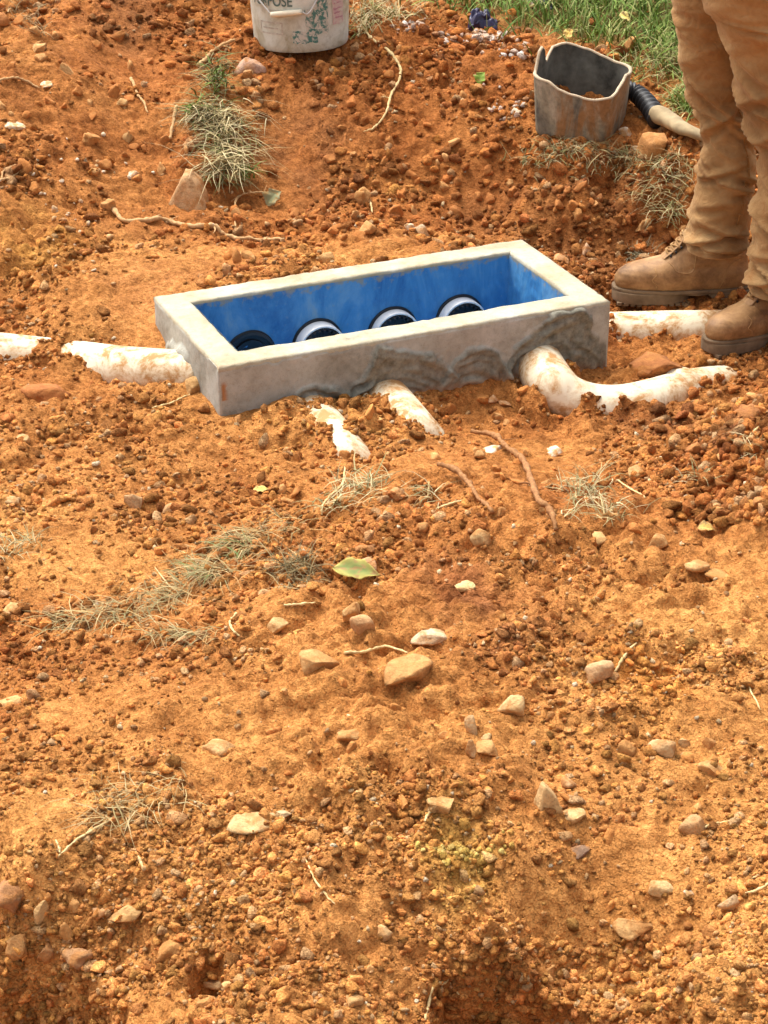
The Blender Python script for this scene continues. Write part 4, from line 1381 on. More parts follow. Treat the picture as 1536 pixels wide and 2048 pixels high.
# ------------------------------------------------------------------ grass
def blades(name, P, L, W, lean, colors, seed, droop=.5, dirs=None, lift=0.0, seg=3, base_z=None):
    """P (n,2) roots; flat tapering blades that curve over"""
    g = np.random.default_rng(seed)
    n = len(P)
    a = g.uniform(0, 2 * np.pi, n) if dirs is None else dirs
    L = L[0] + (L[1] - L[0]) * g.uniform(size=n)
    W = W[0] + (W[1] - W[0]) * g.uniform(size=n)
    th0 = g.uniform(lean[0], lean[1], n)            # angle from the vertical at the root
    d = np.stack([np.cos(a), np.sin(a)], 1)
    p = np.c_[P, (H(P[:, 0], P[:, 1]) if base_z is None else base_z) + lift]
    tw = g.uniform(-1, 1, n)
    turn = g.normal(size=n) * .35
    vs = []
    for s in range(seg + 1):
        t = s / seg
        side = np.stack([-np.sin(a + tw), np.cos(a + tw), .4 * tw], 1)
        w = W * (1 - t ** 1.6 * .92)
        vs.append(p - side * (w / 2)[:, None]); vs.append(p + side * (w / 2)[:, None])
        th = th0 + droop * t * 1.6
        a = a + turn * .5
        d = np.stack([np.cos(a), np.sin(a)], 1)
        st = (L / seg)[:, None] * np.c_[d * np.sin(th)[:, None], np.cos(th)]
        p = p + st
        gz = H(p[:, 0], p[:, 1]) + .003
        if base_z is None:
            p[:, 2] = np.maximum(p[:, 2], gz)
    V = np.stack(vs, 1)
    k = 2 * (seg + 1)
    q = np.array([(2 * s, 2 * s + 1, 2 * s + 3, 2 * s + 2) for s in range(seg)])
    F = (q[None] + (np.arange(n) * k)[:, None, None]).reshape(-1, 4)
    me = mesh_np(name, V.reshape(-1, 3), F)
    c = np.array(colors)[g.integers(0, len(colors), n)] * g.uniform(.7, 1.25, (n, 1))
    vcol(me, 'tint', np.repeat(c, k, 0))
    return obj(name, me, M_BLADE)


GREEN = [(.11, .19, .028), (.15, .235, .035), (.20, .26, .055), (.09, .155, .024), (.32, .32, .11)]
DRY = [(.46, .36, .17), (.36, .28, .13), (.55, .45, .25), (.28, .24, .11), (.22, .21, .09)]
MIXED = [(.16, .19, .05), (.26, .25, .09), (.42, .34, .16), (.20, .17, .07), (.12, .15, .04)]
gq = np.random.default_rng(44)
N = 44000
X = gq.uniform(-.6, 2.6, N); Y = gq.uniform(5.5, 8.6, N)
i = np.clip(np.searchsorted(xs, X), 0, nx_ - 1); j = np.clip(np.searchsorted(ys, Y), 0, ny_ - 1)
k = gq.uniform(size=N) < GRASSY[j, i] * np.where(Y > 7.2, .7, 1)
tag(blades('grass', np.stack([X, Y], 1)[k], (.04, .10), (.0035, .0065), (.1, 1.1), GREEN, 45, .5), 'green lawn grass beyond the dug earth', None, None, 'stuff')


def patch(name, label, spots, n, L, W, lean, cols, seed, kind='stuff', cat=None, dirs=None, lift=0.002, droop=.7):
    g = np.random.default_rng(seed)
    P = []
    tot = sum(s[4] for s in spots)
    for px, py, rx, ry, wgt in spots:
        P.append(blob_pts(g, max(1, int(n * wgt / tot)), px, py, rx, ry))
    P = np.vstack(P)
    dd = None
    if dirs is not None:
        dd = g.normal(dirs, 1.0, len(P))
    return tag(blades(name, P, L, W, lean, cols, seed + 1, droop, dd, lift), label, cat, None, kind)


patch('dry_grass', 'strip of matted grey-green dry grass dragged across the smooth earth', [(500, 1085, 60, 26, 2.2), (420, 1145, 60, 26, 2.2), (340, 1190, 60, 26, 1.6), (240, 1225, 80, 24, 1.5), (150, 1245, 70, 20, 1), (370, 1270, 70, 14, 1), (590, 1050, 30, 20, .5)], 900, (.02, .09), (.0012, .0026), (1.0, 1.55), [(.38, .27, .11), (.30, .22, .09), (.46, .35, .17), (.22, .19, .08), (.24, .17, .07), (.36, .2, .07)], 61, dirs=math.radians(205))
patch('green_grass', 'few green blades in the middle of the matted dry strip', [(470, 1100, 40, 18, 2), (400, 1150, 30, 14, 1)], 60, (.02, .07), (.0016, .003), (.8, 1.5), [(.13, .17, .05), (.18, .19, .07)], 63, dirs=math.radians(205))
patch('dry_grass', 'dark tangled root tuft beside the stone with the leaf', [(590, 1145, 44, 26, 1)], 170, (.03, .08), (.0012, .0025), (.6, 1.5), [(.14, .11, .05), (.22, .16, .07), (.34, .26, .12)], 65)
patch('dry_grass', 'pale dry grass wisps on the earth above the spoil lip', [(280, 1600, 100, 34, 2), (230, 1640, 60, 20, 1), (360, 1560, 30, 20, .4)], 130, (.03, .09), (.001, .002), (1.1, 1.55), [(.40, .28, .12), (.34, .22, .09), (.46, .36, .18), (.28, .22, .09)], 67, dirs=math.radians(200))
patch('dry_grass', 'greyish dry grass on the ridge of spoil', [(720, 975, 60, 22, 2), (680, 1010, 50, 16, 1), (860, 1000, 40, 16, .6)], 200, (.03, .08), (.0014, .0028), (.7, 1.5), DRY, 69)
patch('dry_grass', 'tuft of dry grass at the far end of the ridge by the long stick', [(1175, 985, 55, 34, 2), (1220, 1030, 40, 20, 1), (1140, 1030, 20, 14, .4)], 210, (.03, .08), (.0014, .0028), (.5, 1.4), DRY, 71)
patch('dry_grass', 'fringe of dry grass along the ledge under the dark bucket', [(1150, 305, 90, 22, 3), (1260, 320, 70, 24, 2), (1090, 330, 60, 20, 1), (1330, 335, 50, 26, 1.6), (1220, 345, 80, 20, 1)], 620, (.02, .065), (.0018, .0035), (.5, 1.5), DRY + [(.34, .22, .09), (.28, .17, .07), (.2, .2, .07)], 73)
patch('dry_grass', 'long dry blades hanging down the bank beside the trouser leg', [(1340, 420, 40, 40, 2), (1310, 385, 40, 26, 1), (1350, 350, 40, 30, 1)], 190, (.04, .11), (.0018, .003), (.8, 1.5), DRY + MIXED[1:3] + [(.3, .19, .08)], 75, dirs=math.radians(-110))
patch('dry_grass', 'small grey tuft at the bank foot beside the boot toe', [(1275, 515, 26, 12, 1)], 70, (.02, .05), (.0015, .003), (.3, 1.4), [(.30, .27, .16), (.2, .18, .09), (.42, .36, .22)], 77)
patch('dry_grass', 'dry grass edge between lawn and earth by the white bucket', [(740, 30, 40, 30, 2), (800, 35, 50, 14, 1), (720, 65, 30, 20, .6)], 330, (.04, .09), (.002, .004), (.4, 1.4), DRY[:3] + [(.2, .22, .06)], 79)
patch('dry_grass', 'wisps of dry grass on top of the bank at the picture edge', [(45, 30, 50, 26, 1), (80, 60, 20, 14, .4)], 90, (.03, .07), (.0015, .003), (.5, 1.5), [(.28, .2, .09), (.4, .3, .15), (.2, .14, .06)], 81)
patch('dry_grass', 'faint dry tuft at the picture edge on the scraped earth', [(40, 1085, 50, 14, 1), (20, 1110, 30, 10, .5)], 80, (.02, .06), (.0012, .0024), (.7, 1.5), DRY, 83)
patch('dry_grass', 'thin grass roots hanging in the spoil heap at the picture edge', [(1510, 910, 24, 24, 1), (1400, 960, 30, 16, .6)], 70, (.03, .07), (.0012, .0024), (.5, 1.5), DRY, 85)
patch('dry_grass', 'sparse yellowed grass between the lawn and the dark bucket', [(1330, 120, 60, 50, 2), (1250, 140, 50, 30, 1), (1370, 210, 40, 30, 1.5)], 500, (.03, .08), (.0025, .0045), (.3, 1.3), [(.30, .30, .10), (.42, .36, .16), (.20, .25, .06)], 87)
patch('green_grass', 'tuft of green grass beside the trouser knee', [(1375, 215, 30, 24, 1)], 160, (.04, .09), (.0025, .0045), (.2, 1.2), GREEN, 89)

# the sod that hangs down the bank: soil lump, mat of blades
sp = at(440, 300)
sod = empty('grass_sod', tuple(sp), 'torn strip of green and straw-coloured grass sod hanging down the earth bank', 'grass sod')
spots = [(432, 160, 24, 46, 3.0), (420, 222, 34, 34, 2.2), (445, 255, 56, 34, 3), (460, 310, 50, 44, 3.2), (455, 355, 46, 20, 2), (400, 240, 20, 16, .8)]
o1 = patch('grass_blades', None, spots, 760, (.03, .12), (.002, .0042), (.8, 1.6), MIXED + [(.10, .13, .03), (.16, .14, .06), (.13, .11, .05)], 91, None, dirs=math.radians(-95), lift=.012, droop=.6)
o2 = patch('dead_stems', None, spots[2:], 320, (.06, .16), (.002, .0035), (.9, 1.6), DRY[:3], 93, None, dirs=math.radians(-95), lift=.03, droop=.5)
o3 = patch('green_shoots', None, [(385, 235, 10, 10, 1), (430, 170, 16, 30, 1.5), (500, 365, 16, 14, 1)], 90, (.03, .07), (.003, .005), (.3, 1.3), [(.12, .2, .03), (.16, .24, .05)], 95, None, dirs=math.radians(-95), lift=.02)
for o in (o1, o2, o3):
    o.parent = sod
    o.matrix_parent_inverse = Matrix.Translation(-Vector(sp))
    if o is not o1:
        o['kind'] = 'stuff'
o1['kind'] = 'stuff'
mb = stone_mesh(4242, 'clod')
ml = obj('sod_soil', mb, M_STONE, sod)
ml.color = (.17, .10, .045, 1)
q = at(445, 310)
ml.location = Vector((q[0], q[1], Hs(q[0], q[1]) - .005)) - Vector(sp)
ml.scale = (.055, .16, .028)
ml.rotation_euler = (math.radians(22), 0, .1)

# ------------------------------------------------------------------ white bucket
def bucket_plastic():
    m, n, l, b = new_mat('dirty_white_plastic', .5, .4)
    tc = n.new('ShaderNodeTexCoord'); P = tc.outputs['Object']
    n1 = noise_node(n, l, 11, 6, .65, P, .8)
    n2 = noise_node(n, l, 45, 5, .7, P)
    c = ramp(n, l, n1.outputs[0], [(.32, (.38, .33, .22)), (.48, (.56, .54, .44)), (.65, (.66, .66, .58))]).outputs[0]
    c = mixc(n, l, .7, c, ramp(n, l, n2.outputs[0], [(.3, (.7, .66, .6)), (.5, (1, 1, 1)), (.7, (1.1, 1.1, 1.1))]).outputs[0], 'MULTIPLY')
    l.new(c, b.inputs['Base Color'])
    return m


def print_mat(name, col, under=(.60, .55, .46), lo=.42, hi=.55, scale=60):
    m, n, l, b = new_mat(name, .55, .35)
    tc = n.new('ShaderNodeTexCoord')
    t = noise_node(n, l, scale, 5, .7, tc.outputs['Object'], .5)
    l.new(mixc(n, l, ramp(n, l, t.outputs[0], [(lo, (0, 0, 0)), (hi, (1, 1, 1))]).outputs[0], under, col), b.inputs['Base Color'])
    return m


M_BUCKET = bucket_plastic()
M_GREENP = print_mat('worn_green_print', (.07, .19, .16), lo=.44, hi=.54)
M_GREENT = print_mat('green_lettering', (.10, .15, .13), lo=.30, hi=.42)
M_PINKP = print_mat('faded_pink_print', (.56, .36, .36), lo=.35, hi=.6)
M_PINKL = print_mat('pink_scribble', (.45, .22, .26), lo=.3, hi=.5)
M_FADED = print_mat('faded_grey_print', (.42, .36, .29), lo=.38, hi=.55)
M_WIRE = plain('handle_wire', (.62, .60, .55), .4, .5, .1)
M_GRIP = plain('cream_grip', (.78, .70, .52), .5, .4, .08)

bp = at_z(603, 84, Hs(*at(603, 100)[:2]) + .004)
WB = empty('white_bucket', (bp[0], bp[1] , bp[2]), 'dirty white plastic pail with worn green print standing on the earth bank', 'bucket', None, (math.radians(-1.5), math.radians(-1.6), 0))
RB, RT, HB_ = .134, .152, .36


def rad(z):
    return RB + (RT - RB) * z / HB_


prof = [(.001, .010), (RB - .016, .010), (RB - .012, .001), (RB - .003, .001), (RB, .006)] + [(rad(z), z) for z in np.linspace(.02, HB_ - .07, 8)]
for z in (HB_ - .066, HB_ - .045, HB_ - .02):
    prof += [(rad(z), z - .003), (rad(z) + .006, z - .002), (rad(z) + .006, z + .001), (rad(z), z + .002)]
prof += [(RT + .005, HB_ - .004), (RT + .005, HB_), (RT - .003, HB_), (RT - .004, HB_ - .01), (RB - .004, .016), (.001, .014)]
ang = np.linspace(0, 2 * np.pi, 72, endpoint=False)
v, f = loft([np.stack([r * np.cos(ang), r * np.sin(ang), np.full(72, z)], 1) for r, z in prof])
o = obj('bucket_shell', mesh_np('bucket_shell', v, f), M_BUCKET, WB)
o.modifiers.new('edge', 'EDGE_SPLIT').split_angle = math.radians(40)


def wrapped(name, u0, u1, z0, z1, mat, parent, off=.0012, nu=24, nv=6, wob=0, seed=0):
    """a printed patch lying on the bucket: u is arc length from the front, towards the right"""
    U, Z = np.meshgrid(np.linspace(u0, u1, nu), np.linspace(z0, z1, nv))
    if wob:
        ed = np.minimum(np.minimum(U - u0, u1 - U), np.minimum(Z - z0, z1 - Z))
        U = U + wob * fbm(U * 60, Z * 60, 3, seed)
        Z = Z + wob * fbm(U * 60 + 9, Z * 60, 3, seed + 4)
    r = RB + (RT - RB) * Z / HB_ + off
    a = U / r - np.pi / 2
    k = np.arange(nu * nv).reshape(nv, nu)
    return obj(name, mesh_np(name, np.stack([r * np.cos(a), r * np.sin(a), Z], -1).reshape(-1, 3), np.stack([k[:-1, :-1], k[:-1, 1:], k[1:, 1:], k[1:, :-1]], -1).reshape(-1, 4)), mat, parent)


def bucket_text(body, u, z, size, mat, squeeze=.85):
    cu = bpy.data.curves.new('lettering', 'FONT')
    cu.body = body; cu.size = size; cu.align_x = 'CENTER'; cu.fill_mode = 'FRONT'; cu.offset = size * .018
    t = bpy.data.objects.new('lettering', cu); COL.objects.link(t)
    dg = bpy.context.evaluated_depsgraph_get()
    me = bpy.data.meshes.new_from_object(t.evaluated_get(dg))
    bpy.data.objects.remove(t)
    bm = bmesh.new(); bm.from_mesh(me)
    bmesh.ops.subdivide_edges(bm, edges=[e for e in bm.edges if e.calc_length() > size * .2], cuts=2)
    bmesh.ops.triangulate(bm, faces=bm.faces)
    for q in bm.verts:
        zz = z + q.co.y
        r = RB + (RT - RB) * zz / HB_ + .0018
        a = (u + q.co.x * squeeze) / r - math.pi / 2
        q.co = (r * math.cos(a), r * math.sin(a), zz)
    bm.to_mesh(me); bm.free()
    me.name = 'lettering'
    me.materials.clear()
    return obj('lettering', me, mat, WB)


bucket_text('PURPOSE', -.083, .133, .042, M_GREENT, .80)
bucket_text('ALL', -.083, .175, .042, M_GREENT, .80)
wrapped('print_line', -.115, -.02, .118, .122, M_FADED, WB)
fr = wrapped('print_panel', -.125, -.045, .052, .056, M_FADED, WB)
wrapped('print_panel_edge', -.125, -.045, .083, .087, M_FADED, fr)
wrapped('print_panel_edge', -.125, -.121, .0562, .0828, M_FADED, fr)
wrapped('print_panel_edge', -.049, -.045, .0562, .0828, M_FADED, fr)
wrapped('print_panel_edge', -.112, -.060, .067, .071, M_FADED, fr)
wrapped('green_print', -.018, .052, .028, .062, M_GREENP, WB, .0011, 30, 14, .006, 3)
wrapped('green_print', .020, .088, .052, .125, M_GREENP, WB, .0014, 30, 20, .006, 8)
wrapped('green_print', .055, .088, .126, .20, M_GREENP, WB, .0014, 20, 16, .006, 12)
pk = wrapped('pink_label', .105, .152, .07, .22, M_PINKP, WB, .0012, 20, 20, .003, 16)
for k in range(9):
    z = .085 + k * .014
    wrapped('label_scribble', .110, .146, z, z + .004, M_PINKL, pk, .0022, 14, 2, .005, 20 + k)
# handle: wire from the side lugs, hanging in front with a moulded grip
fz = .112
yf = -(rad(fz) + .014)
gl, gr_ = (-.075, yf + .022, fz - .002), (.012, yf + .001, fz + .008)
hd = tube('handle_wire', [(-rad(.29) - .006, .0, .29), (-rad(.2) - .008, -.035, .215), (-.118, -.098, .160), gl], .0024, M_WIRE, WB, 8)
tube('handle_wire', [gr_, (.03, yf + .004, .115), (.058, yf + .02, .155), (.115, -.10, .25), (rad(.29) + .006, .0, .29)], .0024, M_WIRE, WB, 8)
tube('grip', [gl, (-.03, yf + .008, fz + .004), gr_], [.0075, .0085, .0085, .0075], M_GRIP, hd, 12)
for sx in (-1, 1):
    v, f = loft([np.stack([np.full(16, sx * (rad(.29) + e)), rr * np.cos(ang[:64:4]), .29 + rr * np.sin(ang[:64:4])], 1) for e, rr in ((-.004, .018), (.006, .018), (.008, .012))])
    obj('lug', mesh_np('lug', v, f), M_BUCKET, WB)

# ------------------------------------------------------------------ dark cut-down bucket
def old_plastic():
    m, n, l, b = new_mat('mortar_stained_plastic', .8, .25)
    tc = n.new('ShaderNodeTexCoord'); P = tc.outputs['Object']
    mp = n.new('ShaderNodeMapping'); mp.inputs['Scale'].default_value = (1, 1, .38)
    l.new(P, mp.inputs[0])
    n1 = noise_node(n, l, 14, 6, .62, mp.outputs[0], 1.0)
    n2 = noise_node(n, l, 10, 5, .6, mp.outputs[0], .8)
    n3 = noise_node(n, l, 70, 5, .7, P)
    c = ramp(n, l, n1.outputs[0], [(.30, (.06, .058, .05)), (.41, (.17, .15, .11)), (.52, (.28, .245, .17)), (.62, (.40, .34, .25))]).outputs[0]
    c = mixc(n, l, ramp(n, l, n2.outputs[0], [(.47, (0, 0, 0)), (.56, (.85, .85, .85))]).outputs[0], c, (.27, .125, .04))
    c = mixc(n, l, .7, c, ramp(n, l, n3.outputs[0], [(.3, (.6, .6, .6)), (.5, (1, 1, 1)), (.7, (1.3, 1.3, 1.3))]).outputs[0], 'MULTIPLY')
    l.new(c, b.inputs['Base Color'])
    bump(n, l, n3.outputs[0], .4, .002, b)
    return m


M_OLD = old_plastic()
M_EDGE = plain('cut_plastic_edge', (.46, .36, .24), .7, .3, .2, 60)
M_INSIDE = plain('mortar_caked_inside', (.12, .115, .095), .85, .2, .6, 18, .003)
db = at_z(1160, 262, Hs(*at(1160, 284)[:2]) - .006)
DB = empty('dark_bucket', tuple(db), 'grey-black cut-down square bucket with ragged rim and rusty streaks on the ledge', 'bucket')
NP = 128
a_ = np.linspace(0, 2 * np.pi, NP, endpoint=False)
yawd = math.radians(-24)       # a corner towards the camera
ex_ = 5.0
ca, sa = np.cos(a_), np.sin(a_)
rr = (np.abs(ca) ** ex_ + np.abs(sa) ** ex_) ** (-1 / ex_)
sqx, sqy = rr * ca, rr * sa
kd = px_per_m(db)
half = .114
wx_ = (sqx * math.cos(yawd) - sqy * math.sin(yawd)) * half
wy_ = (sqx * math.sin(yawd) + sqy * math.cos(yawd)) * half
# rim height against direction (degrees, 0 = +x, 90 = away)
hk = [(-180, .195), (-172, .168), (-160, .165), (-140, .160), (-128, .142), (-112, .132), (-95, .127), (-80, .125), (-60, .128), (-40, .142), (-22, .150), (-8, .158), (5, .155), (40, .168), (75, .190), (105, .206), (125, .200), (140, .182), (147, .175), (153, .180), (158, .212), (166, .222), (176, .212), (180, .195)]
dg_ = np.degrees(np.arctan2(wy_, wx_))
rimh = np.interp(dg_, [h[0] for h in hk], [h[1] for h in hk]) + .0025 * noise3(np.stack([wx_ * 60, wy_ * 60, wx_ * 0], 1), 5)
rings = []
for t in np.linspace(0, 1, 14):
    s = .90 + .10 * t + (.012 * math.sin(t * 3.14)) - (.04 if t == 0 else 0)
    dent = 1 + .018 * noise3(np.stack([wx_ * 18, wy_ * 18, np.full(NP, t * 2.0)], 1), 9) * (0.3 + t)
    rings.append(np.stack([wx_ * s * dent, wy_ * s * dent, rimh * t], 1))
v, f = loft(rings, True, False)
obj('outer_shell', mesh_np('outer_shell', v, f), M_OLD, DB)
inn_r = [r_ * np.array([.955, .955, 1]) + np.array([0, 0, .004 * (1 - i_ / 13)]) for i_, r_ in enumerate(rings)]
v, f = loft(inn_r, True, False)
obj('inner_shell', mesh_np('inner_shell', v, [q[::-1] for q in f]), M_INSIDE, DB)
to, ti = rings[-1], inn_r[-1]
mid = (to + ti) / 2 + np.array([0, 0, .0022])
v, f = loft([to * np.array([1.012, 1.012, 1]) - np.array([0, 0, .003]), to * np.array([1.012, 1.012, 1]) + np.array([0, 0, .0008]), mid, ti * np.array([.99, .99, 1]) + np.array([0, 0, .0005]), ti * np.array([.99, .99, 1]) - np.array([0, 0, .003])], False, False)
obj('cut_rim', mesh_np('cut_rim', v, f), M_EDGE, DB)

# ------------------------------------------------------------------ odds and ends by the grass
M_SLEEVE = plain('pale_tan_sleeve', (.33, .25, .14), .8, .25, .25, 30, .003)
hz = Hs(*at(1310, 250)[:2])
HO = empty('ribbed_hose', tuple(at(1310, 250)), 'black ribbed hose end joined to a pale tan sleeve behind the orange rock', 'hose')
hp = np.array(at(1310, 250))


def loc(px, py, up):
    p = at(px, py)
    return (p[0] - hp[0], p[1] - hp[1], Hs(p[0], p[1]) + up - hp[2])


P = smooth_path([loc(1245, 215, .05), loc(1272, 222, .045), loc(1296, 238, .035), loc(1315, 262, .028)], 22)
rad_ = .022 + .0022 * np.sign(np.sin(np.arange(len(P)) * 1.1)) + .004 * np.linspace(0, 1, len(P))
v, f = loft(tube_rings(P, rad_, 20))
obj('hose', mesh_np('hose', v, f), M_BLACK, HO)
P = smooth_path([loc(1308, 254, .040), loc(1340, 268, .034), loc(1370, 280, .026), (loc(1415, 290, .02))], 10)
v, f = loft(tube_rings(P, np.interp(np.linspace(0, 1, len(P)), [0, .15, .5, 1], [.026, .030, .024, .016]), 18, .75))
v = v + .0025 * np.stack([noise3(v * 60, 3), noise3(v * 60, 4), noise3(v * 60, 5)], 1)
obj('sleeve', mesh_np('sleeve', v, f), M_SLEEVE, HO)


def scrap(label, px, py, w, h, col, seed, cat, name='rag', tall=.5, thin=.003):
    p = at(px, py + h * .3)
    k = px_per_m(p)
    n = 26
    U, V = np.meshgrid(np.linspace(-1, 1, n), np.linspace(-1, 1, n))
    x, y = U * w / k / 2, V * w / k / 2 * .8
    e = np.clip(1 - np.maximum(np.abs(U), np.abs(V)) ** 2, 0, 1)
    z = h / k * (tall * e ** .6 + .9 * np.abs(fbm(U * 2.1, V * 2.1, 3, seed)) * (e * .8 + .2))
    x = x + .2 * w / k * fbm(U * 1.6, V * 1.6, 2, seed + 3); y = y + .2 * w / k * fbm(U * 1.6, V * 1.6, 2, seed + 6)
    wx_, wy_ = p[0] + x, p[1] + y
    zz = H(wx_.ravel(), wy_.ravel()).reshape(n, n) + .003 + z
    kk = np.arange(n * n).reshape(n, n)
    me = mesh_np(name, np.stack([x, y, zz - p[2]], -1).reshape(-1, 3), np.stack([kk[:-1, :-1], kk[:-1, 1:], kk[1:, 1:], kk[1:, :-1]], -1).reshape(-1, 4))
    o = obj(name, me, col)
    o.location = tuple(p)
    md = o.modifiers.new('thick', 'SOLIDIFY'); md.thickness = thin
    return tag(o, label, cat)


scrap('crumpled black rag on the earth just behind the dark bucket', 1130, 108, 38, 18, M_BLACK, 31, 'rag')
scrap('dark navy plastic scrap lying where the earth meets the grass', 966, 46, 56, 34, plain('navy_plastic', (.022, .018, .06), .35, .5, .4), 35, 'scrap', 'plastic_scrap')
scrap('white paper scrap in the grass at the top of the picture', 1062, 3, 40, 14, M_WHITE, 39, 'scrap', 'paper_scrap')
scrap('black scrap in the grass beside the white paper', 1090, 8, 34, 14, M_BLACK, 43, 'scrap', 'plastic_scrap')


def leaf(label, px, py, w, h, cols, seed, tilt=(0, 0, 0), curl=.5, up=.01, edge=None, name='leaf'):
    """a broad pointed leaf: mid-rib fold, curled edges"""
    p = at(px, py)
    k = px_per_m(p)
    Lf, Wf = w / k, h / k
    nu, nv = 28, 13
    V, F, C = [], [], []
    for i in range(nu):
        s = i / (nu - 1)
        wd = max(.02, (math.sin(math.pi * s ** .8)) ** .9 * (1 + .35 * fbm(np.array([s * 7.]), np.array([seed * 1.]), 3, 90 + seed)[0]))
        for j in range(nv):
            t = j / (nv - 1) * 2 - 1
            x = (s - .5) * Lf
            y = t * wd * Wf
            z = curl * Wf * (abs(t) * .5 * wd) + curl * .25 * Lf * math.sin(math.pi * s) * .6 + .1 * Wf * math.sin(s * 14 + t * 4) * abs(t)
            V.append((x, y, z))
            e = abs(t) ** 2 + .8 * (2 * s - 1) ** 4 + .5 * fbm(np.array([s * 5.]), np.array([t * 2. + seed]), 3, seed)[0]
            e = min(1, max(0, e))
            sp_ = fbm(np.array([s * 9.]), np.array([t * 4. + seed]), 2, seed + 40)[0]
            if sp_ > .22:
                C.append([.30, .19, .07]); continue
            rib = 1.15 if abs(t) < .1 else 1
            C.append([min(1, (cols[0][q] * (1 - e) + cols[1][q] * e) * rib) for q in range(3)])
    for i in range(nu - 1):
        for j in range(nv - 1):
            q = i * nv + j
            F.append((q, q + nv, q + nv + 1, q + 1))
    me = mesh_np(name, np.array(V), F)
    vcol(me, 'tint', np.array(C))
    o = obj(name, me, M_BLADE)
    o.location = (p[0], p[1], Hs(p[0], p[1]) + up)
    o.rotation_euler = tilt
    o.modifiers.new('thick', 'SOLIDIFY').thickness = .0008
    return tag(o, label, 'leaf')


leaf('yellow-green fallen leaf with yellow edges leaning on a tan stone', 713, 1156, 96, 24, [(.17, .21, .06), (.46, .38, .10)], 3, (math.radians(26), math.radians(6), math.radians(-6)), .45, .008)
leaf('small bright green leaf stuck upright on the bank below the lawn', 962, 174, 26, 14, [(.16, .26, .04), (.25, .34, .05)], 5, (.4, -1.0, .5), .6, .02)
leaf('withered grey-green leaf on the thin hooked root behind the box', 548, 412, 40, 20, [(.20, .20, .10), (.30, .25, .13)], 7, (.5, -.7, .4), .8, .02)
leaf('yellow leaf resting on top of the lone orange rock in the grass', 1248, 66, 26, 14, [(.60, .48, .12), (.62, .50, .2)], 9, (.5, .4, .3), .5, .045)
leaf('yellow pointed leaf standing behind the black rag', 1138, 92, 22, 12, [(.62, .42, .10), (.6, .42, .14)], 11, (.6, -.9, 0), .4, .03)
leaf('yellowed leaf scrap lying flat in the spoil behind the dry tufts', 522, 985, 34, 10, [(.62, .46, .10), (.6, .45, .15)], 13, (.15, 0, .2), .3, .006)
leaf('curled yellow-brown leaf on the far end of the ridge', 1412, 1066, 36, 14, [(.5, .33, .08), (.42, .24, .08)], 15, (.2, .1, -.1), .7, .006)

# ------------------------------------------------------------------ the person: work trousers and boots
def cloth_mat():
    m, n, l, b = new_mat('tan_canvas', .92, .12)
    geo = n.new('ShaderNodeNewGeometry'); P = geo.outputs['Position']
    n1 = noise_node(n, l, 7, 5, .6, P)
    n2 = noise_node(n, l, 420, 3, .6, P)
    n3 = noise_node(n, l, 38, 5, .65, P, 1.2)
    c = ramp(n, l, n1.outputs[0], [(.3, (.225, .118, .045)), (.52, (.32, .18, .072)), (.72, (.40, .25, .112))]).outputs[0]
    c = mixc(n, l, .6, c, ramp(n, l, n3.outputs[0], [(.3, (.78, .74, .68)), (.5, (1, 1, 1)), (.72, (1.15, 1.17, 1.2))]).outputs[0], 'MULTIPLY')
    n6 = noise_node(n, l, 13, 6, .7, P, .5)
    c = mixc(n, l, ramp(n, l, n6.outputs[0], [(.52, (0, 0, 0)), (.66, (.55, .55, .55))]).outputs[0], c, (.27, .115, .035))
    l.new(c, b.inputs['Base Color'])
    p = bump(n, l, n3.outputs[0], .7, .006, b)
    bump(n, l, n2.outputs[0], .35, .0008, b, p)
    b.inputs['Sheen Weight'].default_value = .25
    b.inputs['Sheen Roughness'].default_value = .5
    b.inputs['Sheen Tint'].default_value = (.9, .65, .4, 1)
    return m


M_CLOTH = cloth_mat()
M_SEAM = plain('seam_thread', (.30, .15, .05), .9, .1, .2, 200)


def leather_mat():
    m, n, l, b = new_mat('scuffed_leather', .62, .35)
    geo = n.new('ShaderNodeNewGeometry'); P = geo.outputs['Position']
    n1 = noise_node(n, l, 16, 6, .65, P, .6)
    n2 = noise_node(n, l, 160, 4, .6, P)
    c = ramp(n, l, n1.outputs[0], [(.30, (.13, .062, .023)), (.46, (.235, .12, .046)), (.60, (.34, .185, .075)), (.72, (.44, .27, .125))]).outputs[0]
    c = mixc(n, l, .6, c, ramp(n, l, n2.outputs[0], [(.3, (.75, .72, .68)), (.5, (1, 1, 1)), (.7, (1.15, 1.15, 1.15))]).outputs[0], 'MULTIPLY')
    n5 = noise_node(n, l, 9, 6, .7, P, .4)
    c = mixc(n, l, ramp(n, l, n5.outputs[0], [(.46, (0, 0, 0)), (.62, (.5, .5, .5))]).outputs[0], c, (.44, .24, .09))
    l.new(c, b.inputs['Base Color'])
    p = bump(n, l, n1.outputs[0], .35, .004, b)
    bump(n, l, n2.outputs[0], .3, .0008, b, p)
    return m


M_LEATHER = leather_mat()
M_SOLE = plain('dusty_lug_rubber', (.17, .115, .068), .85, .2, .35, 30, .002)
M_LACE = plain('brown_lace', (.36, .21, .09), .9, .15, .3, 80)
M_SKIN = plain('skin', (.30, .16, .09), .6, .35, .1)

YA, YB_ = 4.70, 4.53
footA = at_z(1435, 600, .02)
person = empty('person', (float(at_y(1500, 500, 4.6)[0]), 4.6, 0.0), 'person in tan work trousers and scuffed brown lace-up boots standing beside the concrete box', 'person')
PO = Vector(person.location)


